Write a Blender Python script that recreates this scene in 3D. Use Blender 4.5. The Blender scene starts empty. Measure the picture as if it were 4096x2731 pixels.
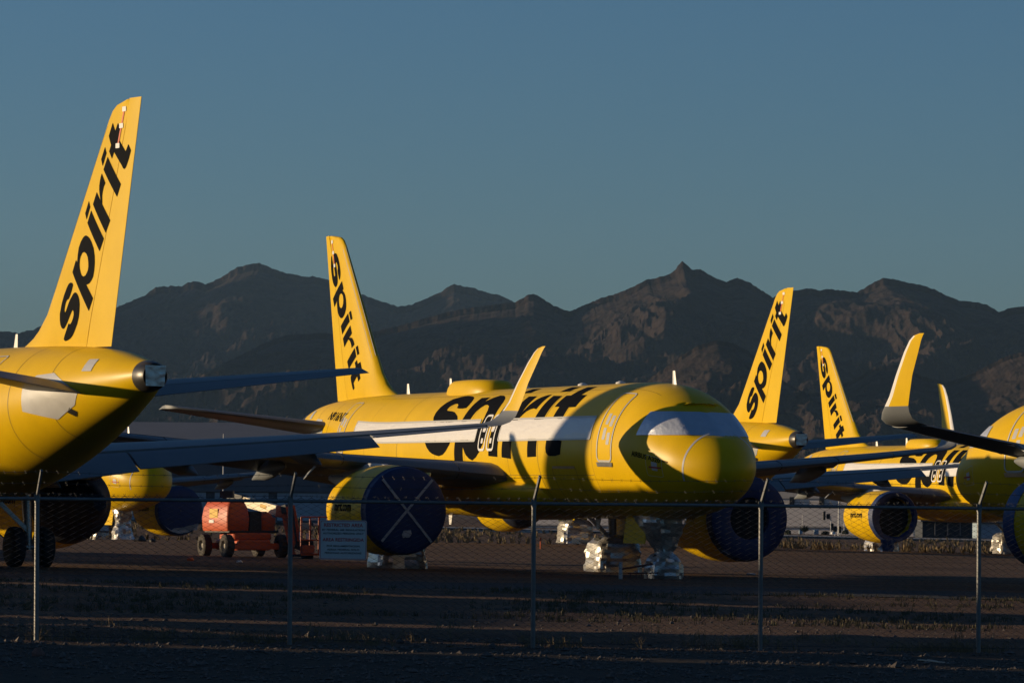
import bpy, bmesh, math, random
import numpy as np
from mathutils import Vector, Matrix, noise as mnoise
random.seed(7); rng = np.random.default_rng(11)
S = bpy.context.scene; COL = S.collection
R = math.radians; pi = math.pi

# ------------------------------------------------------------------ camera
EYE = Vector((0, 0, 1.774)); F = 17066.0; IW, IH = 4096, 2731
ROLL, TILT = 0.0065, 0.01705            # camera roll; the apron falls to the right by TILT
CX, CY = IW/2 - 16.2, IH/2 + 687.3      # principal point (level camera, shifted lens)
RIGHT = Vector((math.cos(ROLL), 0, math.sin(ROLL))); UP = Vector((-math.sin(ROLL), 0, math.cos(ROLL)))
cd = bpy.data.cameras.new('camera'); cam = bpy.data.objects.new('camera', cd); COL.objects.link(cam)
cd.lens = 150; cd.sensor_width = 36; cd.sensor_fit = 'HORIZONTAL'
cd.shift_x = 16.2/IW; cd.shift_y = 687.3/IW; cd.clip_start = 1; cd.clip_end = 60000
cam.matrix_world = Matrix(((RIGHT.x, UP.x, 0, EYE.x), (RIGHT.y, UP.y, -1, EYE.y), (RIGHT.z, UP.z, 0, EYE.z), (0, 0, 0, 1)))
S.camera = cam
def at(u, v, Y):
    d = RIGHT*((u-CX)/F) + UP*(-(v-CY)/F) + Vector((0, 1, 0))
    return EYE + d*Y
TM = Matrix.Translation(EYE) @ Matrix.Rotation(TILT, 4, 'Y') @ Matrix.Translation(-EYE)   # apron frame -> world

# ------------------------------------------------------------------ light
SUN_AP = Vector((-.983, .138, .128)).normalized()
SUND = (Matrix.Rotation(TILT, 3, 'Y') @ SUN_AP).normalized()
sun_el = math.asin(SUND.z); sun_az = math.atan2(SUND.x, SUND.y)    # clockwise from +Y
W = bpy.data.worlds.new('World'); S.world = W; W.use_nodes = True
nt = W.node_tree; bg = nt.nodes['Background']
sky = nt.nodes.new('ShaderNodeTexSky'); sky.sky_type = 'NISHITA'; sky.sun_disc = False
sky.sun_elevation = sun_el; sky.sun_rotation = sun_az; sky.altitude = 300
sky.air_density = 1.0; sky.dust_density = 1.1; sky.ozone_density = 5.1
nt.links.new(sky.outputs[0], bg.inputs[0]); bg.inputs[1].default_value = 0.073
sl = bpy.data.lights.new('sun', 'SUN'); sl.energy = 5.0; sl.angle = R(.53); sl.color = (1, .77, .48)
so = bpy.data.objects.new('sun', sl); COL.objects.link(so); so.location = (-60, 0, 40)
so.rotation_euler = (-SUND).to_track_quat('-Z', 'Y').to_euler()
S.view_settings.view_transform = 'Standard'; S.view_settings.look = 'None'
S.view_settings.exposure = 0.28; S.view_settings.gamma = 1
S.cycles.max_bounces = 6; S.cycles.use_denoising = True

S.cycles.volume_bounces = 0; S.cycles.volume_step_rate = 1
# ------------------------------------------------------------------ materials
MATS = {}
def mat(name, col, rough=.5, metal=0, var=0, vscale=1.0, bump=0, bscale=8.0, spec=.5, coat=0, dirt=None, stretch=None, bdist=.1):
    if name in MATS: return MATS[name]
    m = bpy.data.materials.new(name); m.use_nodes = True; n = m.node_tree; b = n.nodes['Principled BSDF']
    b.inputs['Base Color'].default_value = (*col, 1); b.inputs['Roughness'].default_value = rough
    b.inputs['Metallic'].default_value = metal; b.inputs['Specular IOR Level'].default_value = spec
    if coat: b.inputs['Coat Weight'].default_value = coat; b.inputs['Coat Roughness'].default_value = .12
    tc = n.nodes.new('ShaderNodeTexCoord'); src = tc.outputs['Object']
    if stretch:
        mp = n.nodes.new('ShaderNodeMapping'); mp.inputs['Scale'].default_value = stretch
        n.links.new(src, mp.inputs[0]); src = mp.outputs[0]
    if var:
        no = n.nodes.new('ShaderNodeTexNoise'); no.inputs['Scale'].default_value = vscale; no.inputs['Detail'].default_value = 6
        no.inputs['Roughness'].default_value = .65
        n.links.new(src, no.inputs['Vector'])
        rp = n.nodes.new('ShaderNodeValToRGB'); rp.color_ramp.elements[0].position = .3; rp.color_ramp.elements[1].position = .7
        d = dirt or tuple(c*(1-var) for c in col)
        rp.color_ramp.elements[0].color = (*d, 1); rp.color_ramp.elements[1].color = (*[min(1, c*(1+var*.4)) for c in col], 1)
        n.links.new(no.outputs[0], rp.inputs[0]); n.links.new(rp.outputs[0], b.inputs['Base Color'])
    if bump:
        nb = n.nodes.new('ShaderNodeTexNoise'); nb.inputs['Scale'].default_value = bscale; nb.inputs['Detail'].default_value = 5
        n.links.new(src, nb.inputs['Vector'])
        bp = n.nodes.new('ShaderNodeBump'); bp.inputs['Strength'].default_value = bump; bp.inputs['Distance'].default_value = bdist
        n.links.new(nb.outputs[0], bp.inputs['Height']); n.links.new(bp.outputs[0], b.inputs['Normal'])
    MATS[name] = m; return m
YEL = mat('yellow_paint', (.60, .374, .003), .38, var=.10, vscale=.7, spec=.14)
YEL2 = mat('yellow_paint_panel', (.60, .38, .004), .4, var=.06, vscale=1.2, spec=.14)
BLK = mat('black_livery', (.006, .0065, .008), .7, var=.2, vscale=2, spec=.02)
GREY = mat('wing_grey', (.135, .143, .15), .45, var=.12, vscale=1.1)
LGREY = mat('pale_grey_paint', (.42, .41, .40), .35, var=.1, vscale=2)
METAL = mat('bare_metal', (.6, .6, .6), .28, metal=.9, var=.15, vscale=4)
DARKM = mat('dark_metal', (.06, .055, .05), .4, metal=.6, var=.3, vscale=5)
SEAM = mat('seam_line', (.10, .06, .01), .6)
GAP = mat('dark_gap', (.012, .01, .008), .8)
FRAME = mat('door_frame_grey', (.42, .41, .38), .4)
FILM = mat('white_film', (.66, .63, .60), .28, var=.05, vscale=3, bump=.35, bscale=3.2, stretch=(.6, 1, 2.4))
FILMW = mat('windscreen_film', (.58, .60, .64), .42, metal=.6, var=.08, vscale=3, bump=.5, bscale=3.0)
FOIL = mat('silver_foil', (.56, .53, .49), .33, metal=.7, var=.2, vscale=4, bump=.2, bscale=4)
BLUE = mat('blue_cover', (.0015, .019, .095), .6, var=.25, vscale=4, bump=.03, bscale=2.5)
NAVY = mat('navy_cover', (.0015, .006, .022), .7)
BLUE2 = mat('blue_tarp', (.008, .045, .16), .5, var=.25, vscale=5, bump=.08, bscale=4)
HOLE = mat('dark_intake', (.003, .003, .004), .9)
TAPE = mat('grey_tape', (.40, .39, .38), .5, var=.2, vscale=8)
WHITE = mat('white_paint', (.62, .60, .57), .4, var=.06, vscale=4)
RED = mat('red_flag', (.35, .02, .015), .6)
ORG = mat('orange_flag', (.5, .08, .015), .6)
TYRE = mat('tyre_rubber', (.012, .012, .012), .85, var=.3, vscale=20)
STEEL = mat('gear_steel', (.35, .36, .37), .35, metal=.7, var=.2, vscale=9)

# ------------------------------------------------------------------ mesh helpers
class MB:
    def __init__(s): s.v = []; s.f = []
    def add(s, vs, fs):
        o = len(s.v); s.v += [tuple(map(float, p)) for p in vs]; s.f += [tuple(i+o for i in q) for q in fs]; return s
    def loft(s, rings, close=True, cap0=False, cap1=False, flip=False):
        n = len(rings[0]); o = len(s.v); m = len(rings)
        for r_ in rings: s.v += [tuple(map(float, p)) for p in r_]
        k = n if close else n-1
        for i in range(m-1):
            for j in range(k):
                a, b = o+i*n+j, o+i*n+(j+1) % n; q = (a, b, b+n, a+n); s.f.append(q[::-1] if flip else q)
        if cap0: q = tuple(o+j for j in range(n)); s.f.append(q if flip else q[::-1])
        if cap1: q = tuple(o+(m-1)*n+j for j in range(n)); s.f.append(q[::-1] if flip else q)
        return s
    def box(s, c, d, rot=None):
        x, y, z = [k/2 for k in d]; P = [Vector((a*x, b*y, e*z)) for e in (-1, 1) for b in (-1, 1) for a in (-1, 1)]
        if rot is not None: P = [rot @ p for p in P]
        c = Vector(c); return s.add([p+c for p in P], [(0, 2, 3, 1), (4, 5, 7, 6), (0, 1, 5, 4), (2, 6, 7, 3), (0, 4, 6, 2), (1, 3, 7, 5)])
    def bbox(s, c, d, b=.03, rot=None):    # box with chamfered vertical profile (two-step taper top and bottom)
        x, y, z = [k/2 for k in d]; rings = []
        for zz, q in ((-z, b), (-z+b, 0), (z-b, 0), (z, b)):
            X, Y = x-q, y-q; e = b
            rings.append([Vector(p) for p in ((-X+e, -Y, zz), (X-e, -Y, zz), (X, -Y+e, zz), (X, Y-e, zz), (X-e, Y, zz), (-X+e, Y, zz), (-X, Y-e, zz), (-X, -Y+e, zz))])
        c = Vector(c); rings = [[(rot @ p if rot is not None else p)+c for p in r_] for r_ in rings]
        return s.loft(rings, cap0=True, cap1=True)
    def bar(s, a, b, w, h=None, up=(0, 0, 1)):
        a, b = Vector(a), Vector(b); h = h or w; d = (b-a).normalized(); u = Vector(up)
        if abs(d.dot(u)) > .97: u = Vector((1, 0, 0))
        r_ = d.cross(u).normalized(); u = r_.cross(d)
        q = lambda c: [c+r_*w/2+u*h/2, c-r_*w/2+u*h/2, c-r_*w/2-u*h/2, c+r_*w/2-u*h/2]
        return s.loft([q(a), q(b)], cap0=True, cap1=True)
    def tube(s, pts, r, n=8, caps=True):
        pts = [Vector(p) for p in pts]; rr = r if hasattr(r, '__len__') else [r]*len(pts); rings = []; ref = None
        for i, p in enumerate(pts):
            d = (pts[min(i+1, len(pts)-1)]-pts[max(i-1, 0)]).normalized()
            if ref is None: ref = Vector((0, 0, 1)) if abs(d.z) < .9 else Vector((1, 0, 0))
            a = d.cross(ref).normalized(); b = a.cross(d); ref = b
            rings.append([p+(a*math.cos(t)+b*math.sin(t))*rr[i] for t in np.linspace(0, 2*pi, n, endpoint=False)])
        return s.loft(rings, cap0=caps, cap1=caps, flip=True)
    def lathe(s, prof, c, axis='x', n=32, cap0=False, cap1=False):
        c = Vector(c); rings = []
        for a, r in prof:
            ring = []
            for t in np.linspace(0, 2*pi, n, endpoint=False):
                k, l = r*math.cos(t), r*math.sin(t)
                ring.append(c+Vector({'x': (a, k, l), 'y': (l, a, k), 'z': (k, l, a)}[axis]))
            rings.append(ring)
        return s.loft(rings, cap0=cap0, cap1=cap1)
    def mesh(s, name, m, smooth=None):
        me = bpy.data.meshes.new(name); me.from_pydata(s.v, [], s.f); me.update()
        if m: me.materials.append(m)
        if smooth is not None:
            me.polygons.foreach_set('use_smooth', [True]*len(me.polygons)); me.set_sharp_from_angle(angle=R(smooth))
        return me
    def build(s, name, m, parent=None, smooth=None, xf=None):
        if xf: s.v = [tuple(xf(Vector(p))) for p in s.v]
        o = bpy.data.objects.new(name, s.mesh(name, m, smooth)); COL.objects.link(o)
        if parent: o.parent = parent
        return o
def tag(o, label=None, cat=None, group=None, kind=None):
    if label: o['label'] = label
    if cat: o['category'] = cat
    if group: o['group'] = group
    if kind: o['kind'] = kind
    return o
def empty(name, loc=(0, 0, 0), rz=0, mw=None):
    o = bpy.data.objects.new(name, None); COL.objects.link(o); o.empty_display_size = .5
    if mw is not None: o.matrix_world = mw
    else: o.location = loc; o.rotation_euler = (0, 0, rz)
    return o
def copy_tree(o, parent=None):
    c = o.copy(); COL.objects.link(c); c.parent = parent
    for k in [x for x in KIDS.get(o.name, [])]: copy_tree(k, c)
    return c
KIDS = {}
def index_kids():
    KIDS.clear()
    for o in bpy.data.objects:
        if o.parent: KIDS.setdefault(o.parent.name, []).append(o)
_G = {}
def fbm(x, y, oct=5, lac=2.0, gain=.5, ridged=False, seed=0):
    x = np.asarray(x, float); y = np.asarray(y, float); out = np.zeros(np.broadcast(x, y).shape); amp = 1.0; tot = 0
    if seed not in _G: ang = np.random.default_rng(100+seed).uniform(0, 2*pi, 65536); _G[seed] = (np.cos(ang), np.sin(ang))
    gx, gy = _G[seed]
    for o in range(oct):
        xi = np.floor(x).astype(np.int64); yi = np.floor(y).astype(np.int64); fx = x-xi; fy = y-yi
        u = fx*fx*fx*(fx*(fx*6-15)+10); w = fy*fy*fy*(fy*(fy*6-15)+10)
        def gr(a, b, dx, dy):
            h = ((a*73856093) ^ (b*19349663) ^ (o*83492791)) & 65535; return gx[h]*dx+gy[h]*dy
        n00 = gr(xi, yi, fx, fy); n10 = gr(xi+1, yi, fx-1, fy); n01 = gr(xi, yi+1, fx, fy-1); n11 = gr(xi+1, yi+1, fx-1, fy-1)
        v = (n00*(1-u)+n10*u)*(1-w)+(n01*(1-u)+n11*u)*w
        v = v*1.5
        out += amp*((1-2*np.abs(v)) if ridged else v); tot += amp; amp *= gain; x = x*lac+17.3; y = y*lac+9.1
    return out/tot
def text_mesh(txt, size=1.0, bold=0, align='CENTER', spacing=1.0):
    cu = bpy.data.curves.new('t', 'FONT'); cu.body = txt; cu.size = size; cu.align_x = align; cu.offset = bold; cu.space_character = spacing; cu.resolution_u = 3
    o = bpy.data.objects.new('t', cu); COL.objects.link(o); dg = bpy.context.evaluated_depsgraph_get(); dg.update()
    me = o.evaluated_get(dg).to_mesh(); v = [tuple(p.co) for p in me.vertices]; f = [tuple(p.vertices) for p in me.polygons]
    o.evaluated_get(dg).to_mesh_clear(); bpy.data.objects.remove(o); bpy.data.curves.remove(cu)
    mb = MB(); mb.v = v; mb.f = f; return mb
# ------------------------------------------------------------------ terrain
PL = {  # airliners in the apron frame: nose X, Y, heading (deg), height offset of the ground there
 'A': (6.5717, 122.986, -68.108, -.089), 'B': (-24.809, 136.869, 115.612, -.098), 'C': (1.463, 226.187, 107.947, .386),
 'D': (29.823, 217.296, -70.834, .186), 'E': (14.963, 140.271, 120.708, -.017), 'G': (-18.020, 220.269, -63.616, -.375)}
ANCH = [(nx-17*math.cos(R(h)), ny-17*math.sin(R(h)), z) for nx, ny, h, z in PL.values()]
def gz(X, Y):
    X = np.asarray(X, float); Y = np.asarray(Y, float); sw = .25; sz = 0
    for ax, ay, az in ANCH:
        w = np.exp(-((X-ax)**2+(Y-ay)**2)/(2*15.**2)); sw = sw+w; sz = sz+w*az
    return sz/sw-math.tan(TILT)*150*np.tanh(X/150)
def relief(X, Y):
    near = np.clip((100-np.abs(Y-72))/60, 0, 1)*(Y < 106)
    z = .035*fbm(X*.35, Y*.5, 4, seed=3)+.02*fbm(X*1.6, Y*1.9, 3, seed=4)*np.clip((130-Y)/40, 0, 1)
    # low windrow of earth along the fence line, grassy swale beyond it
    yl = 57.2+.33*X
    z = z+.10*np.exp(-((Y-yl-3.2)/1.3)**2)*(1+.6*fbm(X*.5, Y*.2, 3, seed=5))+.10*np.exp(-((Y-93-.2*X)/5.)**2)-.07*np.exp(-((Y-76-.3*X)/7.)**2)
    z = z+.16*np.clip((Y-200)/150, 0, 1)*np.clip(fbm(X*.10, Y*.05, 4, seed=8)+.1, 0, 1)*(Y < 420)
    return z
def ground_z(X, Y): return float(gz(X, Y)+relief(np.array(float(X)), np.array(float(Y))))
def build_ground():
    ys = np.concatenate([[-400, -150, -40, 10, 30], np.arange(40, 64, .22), np.arange(64, 110, .5), np.arange(110, 260, 1.5), np.arange(260, 460, 5), np.geomspace(465, 9000, 40)])
    xs = np.concatenate([-np.geomspace(9000, 40, 22), np.arange(-38, -20, 1.5), np.arange(-20, 21, .3), np.arange(21, 60, 1.2), np.geomspace(60, 9000, 22)])
    Xg, Yg = np.meshgrid(xs, ys); Z = gz(Xg, Yg)+relief(Xg, Yg)
    n = len(xs); mb = MB(); mb.v = np.c_[Xg.ravel(), Yg.ravel(), Z.ravel()].tolist()
    mb.f = [(i*n+j, i*n+j+1, (i+1)*n+j+1, (i+1)*n+j) for i in range(len(ys)-1) for j in range(n-1)]
    m = bpy.data.materials.new('desert_dirt'); m.use_nodes = True; nt = m.node_tree; b = nt.nodes['Principled BSDF']; b.inputs['Roughness'].default_value = .95
    b.inputs['Specular IOR Level'].default_value = .15
    tc = nt.nodes.new('ShaderNodeTexCoord')
    def nz(scale, det=6, st=None):
        x = nt.nodes.new('ShaderNodeTexNoise'); x.inputs['Scale'].default_value = scale; x.inputs['Detail'].default_value = det; x.inputs['Roughness'].default_value = .7
        s = tc.outputs['Object']
        if st:
            mp = nt.nodes.new('ShaderNodeMapping'); mp.inputs['Scale'].default_value = st; nt.links.new(s, mp.inputs[0]); s = mp.outputs[0]
        nt.links.new(s, x.inputs['Vector']); return x.outputs[0]
    def ramp(f, c0, c1, a=.35, z=.65):
        r_ = nt.nodes.new('ShaderNodeValToRGB'); r_.color_ramp.elements[0].position = a; r_.color_ramp.elements[1].position = z
        r_.color_ramp.elements[0].color = (*c0, 1); r_.color_ramp.elements[1].color = (*c1, 1); nt.links.new(f, r_.inputs[0]); return r_.outputs[0]
    big = ramp(nz(.16, 5, (.6, 1.6, 1)), (.074, .040, .023), (.145, .086, .052))
    fine = ramp(nz(7., 8), (.45, .43, .41), (1.3, 1.25, 1.2), .3, .72)
    mx = nt.nodes.new('ShaderNodeMix'); mx.data_type = 'RGBA'; mx.blend_type = 'MULTIPLY'; mx.inputs[0].default_value = 1
    nt.links.new(big, mx.inputs[6]); nt.links.new(fine, mx.inputs[7]); nt.links.new(mx.outputs[2], b.inputs['Base Color'])
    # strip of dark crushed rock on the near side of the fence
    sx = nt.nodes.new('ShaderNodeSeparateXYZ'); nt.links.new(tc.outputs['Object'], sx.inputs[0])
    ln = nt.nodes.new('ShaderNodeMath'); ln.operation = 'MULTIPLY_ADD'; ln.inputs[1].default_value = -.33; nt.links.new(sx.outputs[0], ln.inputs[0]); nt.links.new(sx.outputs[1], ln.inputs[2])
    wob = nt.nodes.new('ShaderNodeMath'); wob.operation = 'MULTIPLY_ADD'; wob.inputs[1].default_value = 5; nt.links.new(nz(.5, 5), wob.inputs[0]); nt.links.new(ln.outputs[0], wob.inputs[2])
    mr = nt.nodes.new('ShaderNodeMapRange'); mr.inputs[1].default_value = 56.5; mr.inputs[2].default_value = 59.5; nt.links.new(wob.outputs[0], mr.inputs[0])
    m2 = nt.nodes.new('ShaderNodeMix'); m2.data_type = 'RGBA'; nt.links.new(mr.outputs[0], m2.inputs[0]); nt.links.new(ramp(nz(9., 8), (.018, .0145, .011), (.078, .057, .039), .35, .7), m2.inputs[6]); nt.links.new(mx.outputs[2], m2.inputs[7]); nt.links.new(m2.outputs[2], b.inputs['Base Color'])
    bp = nt.nodes.new('ShaderNodeBump'); bp.inputs['Strength'].default_value = .7; bp.inputs['Distance'].default_value = .06
    nt.links.new(nz(5., 8), bp.inputs['Height']); nt.links.new(bp.outputs[0], b.inputs['Normal'])
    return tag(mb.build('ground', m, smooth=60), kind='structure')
build_ground()

def build_pavement():
    xs = np.concatenate([np.arange(-70, -20, 2.), np.arange(-20, 21, .5), np.arange(21, 71, 2.)]); ts = np.linspace(0, 1, 40); mb = MB(); rows = []
    for t in ts:
        y = (97+.08*xs)*(1-t)+(111.5+.22*xs)*t; rows.append([Vector((a, b_, ground_z(a, b_)+.016)) for a, b_ in zip(xs, y)])
    mb.loft(rows, close=False); return tag(mb.build('service_road', mat('worn_asphalt', (.034, .031, .029), .9, var=.35, vscale=.9, bump=.5, bscale=9, spec=.2, bdist=.02), smooth=60), kind='structure')
build_pavement()

# mountains: each range is a heightfield whose crest follows the skyline (pixels of the 2352-wide picture); unseen left ends are raised to shade the slopes
def mountain(name, crest, D, depth, seed, m, spur=.20, back=.25, amp=1.0):
    cx = np.array([c[0] for c in crest], float); cy = np.array([c[1] for c in crest], float)
    us = np.concatenate([np.arange(cx[0], -140, 12.), np.arange(-140, cx[-1], 2.4)]); vs = np.interp(us, cx, cy)
    vs = vs+3.0*fbm(us/34., us*0+seed, 5, gain=.65, seed=seed)-2.6*fbm(us/17., us*0+seed, 3, gain=.6, ridged=True, seed=seed+1)+.8
    k = 4096/2352; H = np.array([at(u*k, v*k, D).z for u, v in zip(us, vs)]); X0 = (us*k-CX)/F*D
    ts = np.concatenate([-np.linspace(back, .01, 8), np.linspace(0, 1, 150)**1.15])
    U, T = np.meshgrid(np.arange(len(us)), ts); xx = X0[U]; yy = D-T*depth
    base = H[U]
    # smoothed crest takes over down the slope; noise-warped spurs run towards the plain
    ker = np.ones(41)/41; Hs = np.convolve(np.pad(H, 20, 'edge'), ker, 'valid'); Hm = np.convolve(np.pad(Hs, 40, 'edge'), np.ones(81)/81, 'valid')
    t = np.clip(T, 0, 1); mixw = np.clip(t*5, 0, 1); mix2 = np.clip(t*2.2, 0, 1)
    hc = (base*(1-mixw)+Hs[U]*mixw)*(1-mix2)+Hm[U]*mix2
    wx = xx/D*9000; wt = T*depth/D*9000
    w = fbm(wx/1100., wt/1100., 4, seed=seed+5)
    rd = fbm(wx/560.+w*.8+wt/1900., wt/1500.+w*.6, 5, gain=.45, ridged=True, seed=seed+7)
    rd2 = fbm(wx/190.+w*1.6+wt/900., wt/620.+w, 6, gain=.56, ridged=True, seed=seed+9)
    rd3 = fbm(wx/48.+w*2, wt/120., 4, gain=.6, ridged=True, seed=seed+11)
    env = np.clip(t/.22, 0, 1)**1.3*np.clip((1-t)/.5, 0, 1)**.6
    prof = (1-t)**1.25
    z = hc*prof+amp*Hm.mean()*env*(spur*1.2*(rd-.45)+.13*(rd2-.4)+.03*(rd3-.4)+spur*.6*w)
    # keep everything under the sight line of its own crest
    lim = (base-1.774)*(yy/D)*.985+1.7
    z = np.where(T > 0.004, lim-np.logaddexp(0, (lim-z)/(.03*Hm.mean()))*.03*Hm.mean(), np.where(T >= 0, hc, hc*(1+T*1.6)))
    z = np.maximum(z, -3)
    n = len(us); mb = MB(); mb.v = np.c_[xx.ravel(), yy.ravel(), z.ravel()].tolist()
    mb.f = [(i*n+j+1, i*n+j, (i+1)*n+j, (i+1)*n+j+1) for i in range(len(ts)-1) for j in range(n-1)]
    return tag(mb.build(name, m, smooth=40), kind='structure')
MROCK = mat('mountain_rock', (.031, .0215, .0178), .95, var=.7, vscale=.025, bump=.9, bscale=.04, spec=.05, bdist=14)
M1 = [(-2600,460),(-2100,400),(-1600,420),(-1100,380),(-800,440),(-500,560),(-380,690),(-260,790),(-160,770),(-100,775),(0,762),(40,765),(75,758),(105,742),(135,728),(180,735),(220,725),(255,712),(290,695),(330,680),(340,672),(355,660),(395,657),(415,660),(430,648),(450,648),(470,655),(490,645),(510,635),(540,615),(565,610),(590,603),(610,612),(640,625),(690,635),(720,636),(755,645),(800,662),(835,680),(910,705),(940,700),(965,692),(990,680),(1010,672),(1025,660),(1040,653),(1060,658),(1080,660),(1110,672),(1150,680),(1180,697),(1230,720),(1300,745),(1400,780),(1500,830),(1600,880)]
M2 = [(-2600,560),(-2000,440),(-1500,380),(-1100,370),(-800,430),(-560,600),(-380,800),(-200,960),(0,1040),(180,1010),(300,950),(400,895),(480,852),(560,812),(620,782),(660,770),(700,768),(745,765),(800,772),(860,762),(930,745),(1000,725),(1050,712),(1100,705),(1140,700),(1180,695),(1195,688),(1210,678),(1222,676),(1240,685),(1270,703),(1290,712),(1305,716),(1325,708),(1350,697),(1380,685),(1420,672),(1450,660),(1480,645),(1500,640),(1530,632),(1548,622),(1553,610),(1563,601),(1575,610),(1585,620),(1605,620),(1640,640),(1665,650),(1675,645),(1690,640),(1720,650),(1745,668),(1770,685),(1785,678),(1800,672),(1830,668),(1850,663),(1880,668),(1905,665),(1940,670),(1965,672),(1985,660),(2000,650),(2025,640),(2050,643),(2080,650),(2110,655),(2140,665),(2170,680),(2200,692),(2240,695),(2265,702),(2290,718),(2310,710),(2352,705),(2400,690),(2500,670),(2620,700)]
M3 = [(1330,1010),(1400,950),(1450,905),(1500,862),(1560,820),(1600,795),(1640,782),(1680,788),(1715,806),(1760,842),(1800,878),(1850,905),(1900,900),(1960,870),(2010,842),(2060,838),(2110,862),(2170,880),(2230,860),(2300,822),(2380,800),(2480,790),(2620,820)]
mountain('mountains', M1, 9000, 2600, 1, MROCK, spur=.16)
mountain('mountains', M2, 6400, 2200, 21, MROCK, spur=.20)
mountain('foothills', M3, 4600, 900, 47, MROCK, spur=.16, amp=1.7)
# ------------------------------------------------------------------ airliner geometry (x aft of nose, y right, z up)
ST = np.array([(.16,3.25,3.25,0),(.21,3.50,3.00,.26),(.33,3.73,2.80,.48),(.56,3.98,2.61,.74),(.88,4.22,2.43,.98),(1.25,4.45,2.29,1.19),(1.62,4.68,2.17,1.36),
(2.1,4.96,2.06,1.52),(2.6,5.25,1.97,1.67),(3.2,5.52,1.89,1.79),(4.0,5.75,1.82,1.89),(5.0,5.87,1.79,1.95),(6.0,5.91,1.78,1.97),(7.0,5.92,1.78,1.975),
(24,5.92,1.78,1.975),(25.5,5.92,1.84,1.96),(27,5.92,2.02,1.92),(28.5,5.915,2.28,1.83),(30,5.90,2.6,1.70),(31.5,5.87,2.96,1.52),(33,5.81,3.36,1.28),(34.5,5.71,3.80,1.0),(35.5,5.61,4.10,.79),(36.4,5.47,4.38,.58),(37.0,5.37,4.60,.40)], float)
def herm(xs, ys, x):
    d = np.diff(ys)/np.diff(xs); m = np.zeros_like(ys)
    for i in range(1, len(xs)-1):
        if d[i-1]*d[i] > 0:
            w1 = 2*(xs[i+1]-xs[i])+(xs[i]-xs[i-1]); w2 = (xs[i+1]-xs[i])+2*(xs[i]-xs[i-1]); m[i] = (w1+w2)/(w1/d[i-1]+w2/d[i])
    m[0] = d[0]; m[-1] = d[-1]
    i = np.clip(np.searchsorted(xs, x, 'right')-1, 0, len(xs)-2); h = xs[i+1]-xs[i]; t = (x-xs[i])/h
    return (2*t**3-3*t*t+1)*ys[i]+(t**3-2*t*t+t)*h*m[i]+(-2*t**3+3*t*t)*ys[i+1]+(t**3-t*t)*h*m[i+1]
_us = np.sqrt(ST[:, 0]-.16)
def sect(x):
    u = np.sqrt(max(float(x)-.16, 0)); return [float(herm(_us, ST[:, k], u)) for k in (1, 2, 3)]
def surf(x, th, off=0.0):
    t, b, w = sect(x); zc = (t+b)/2; hh = (t-b)/2; ny = math.sin(th)/max(w, 1e-3); nz = math.cos(th)/max(hh, 1e-3); n = math.hypot(ny, nz)
    return Vector((x, w*math.sin(th)+off*ny/n, zc+hh*math.cos(th)+off*nz/n))
def nose_cut(p, off=0.0):                 # flat windscreen panes across the round nose
    if 4.2 < p.z < 5.2 and p.x < 3.2:
        xp = 1.70+.30*abs(p.y)+1.5*(p.z-4.6); w = min(1, (p.z-4.2)/.07)
        if p.x < xp-off: p.x += (xp-off-p.x)*w
    return p
def LOC(p): return (16-p[0], -p[1], p[2])
def fmap(side, off): return lambda p: surf(p[0], p[1]/2.02*side, off)
def zmap(side, off):                       # (x, z) on the flank
    def g(p):
        t, b, w = sect(p[0]); c = max(-1, min(1, (p[1]-(t+b)/2)/((t-b)/2))); return surf(p[0], math.acos(c)*side, off)
    return g
def resample(pts, step, closed=False):
    P = [Vector((p[0], p[1], 0)) for p in pts]; out = []
    n = len(P) if closed else len(P)-1
    for i in range(n):
        a, b = P[i], P[(i+1) % len(P)]; k = max(1, int((b-a).length/step))
        out += [a.lerp(b, j/k) for j in range(k)]
    if not closed: out.append(P[-1])
    return out
def ribbon(mb, pts, w, mp, closed=False, step=.1):
    P = resample(pts, step, closed); n = len(P); vs = []
    for i, p in enumerate(P):
        a = P[(i-1) % n] if (closed or i) else P[0]; b = P[(i+1) % n] if (closed or i < n-1) else P[-1]
        d = (b-a).normalized(); q = Vector((-d.y, d.x, 0))*w/2; vs += [mp(p+q), mp(p-q)]
    k = n if closed else n-1
    return mb.add(vs, [(2*i, 2*i+1, 2*((i+1) % n)+1, 2*((i+1) % n)) for i in range(k)])
def rrect(x0, x1, y0, y1, r, n=5):
    out = []
    for cx, cy, a in ((x1-r, y1-r, 0), (x0+r, y1-r, 90), (x0+r, y0+r, 180), (x1-r, y0+r, 270)):
        out += [(cx+r*math.cos(R(a+90*i/n)), cy+r*math.sin(R(a+90*i/n))) for i in range(n+1)]
    return out
def decal(mb, polys, mp, grid=.12):
    bm = bmesh.new()
    for poly in polys:
        vs = [bm.verts.new((p[0], p[1], 0)) for p in poly]
        try: bm.faces.new(vs)
        except ValueError: pass
    bm.normal_update()
    bmesh.ops.triangulate(bm, faces=bm.faces[:], ngon_method='EAR_CLIP')
    xs = [v.co.x for v in bm.verts]; ys = [v.co.y for v in bm.verts]
    for ax, lo, hi in ((0, min(xs), max(xs)), (1, min(ys), max(ys))):
        for c in np.arange(lo+grid*.5, hi, grid):
            co = [0, 0, 0]; no = [0, 0, 0]; co[ax] = c; no[ax] = 1
            bmesh.ops.bisect_plane(bm, geom=bm.verts[:]+bm.edges[:]+bm.faces[:], dist=1e-5, plane_co=co, plane_no=no)
    bm.verts.index_update(); mb.add([mp(v.co) for v in bm.verts], [tuple(v.index for v in f.verts) for f in bm.faces]); bm.free(); return mb
def patch(mb, poly, mp, grid=.12): return decal(mb, [poly], mp, grid)
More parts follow.
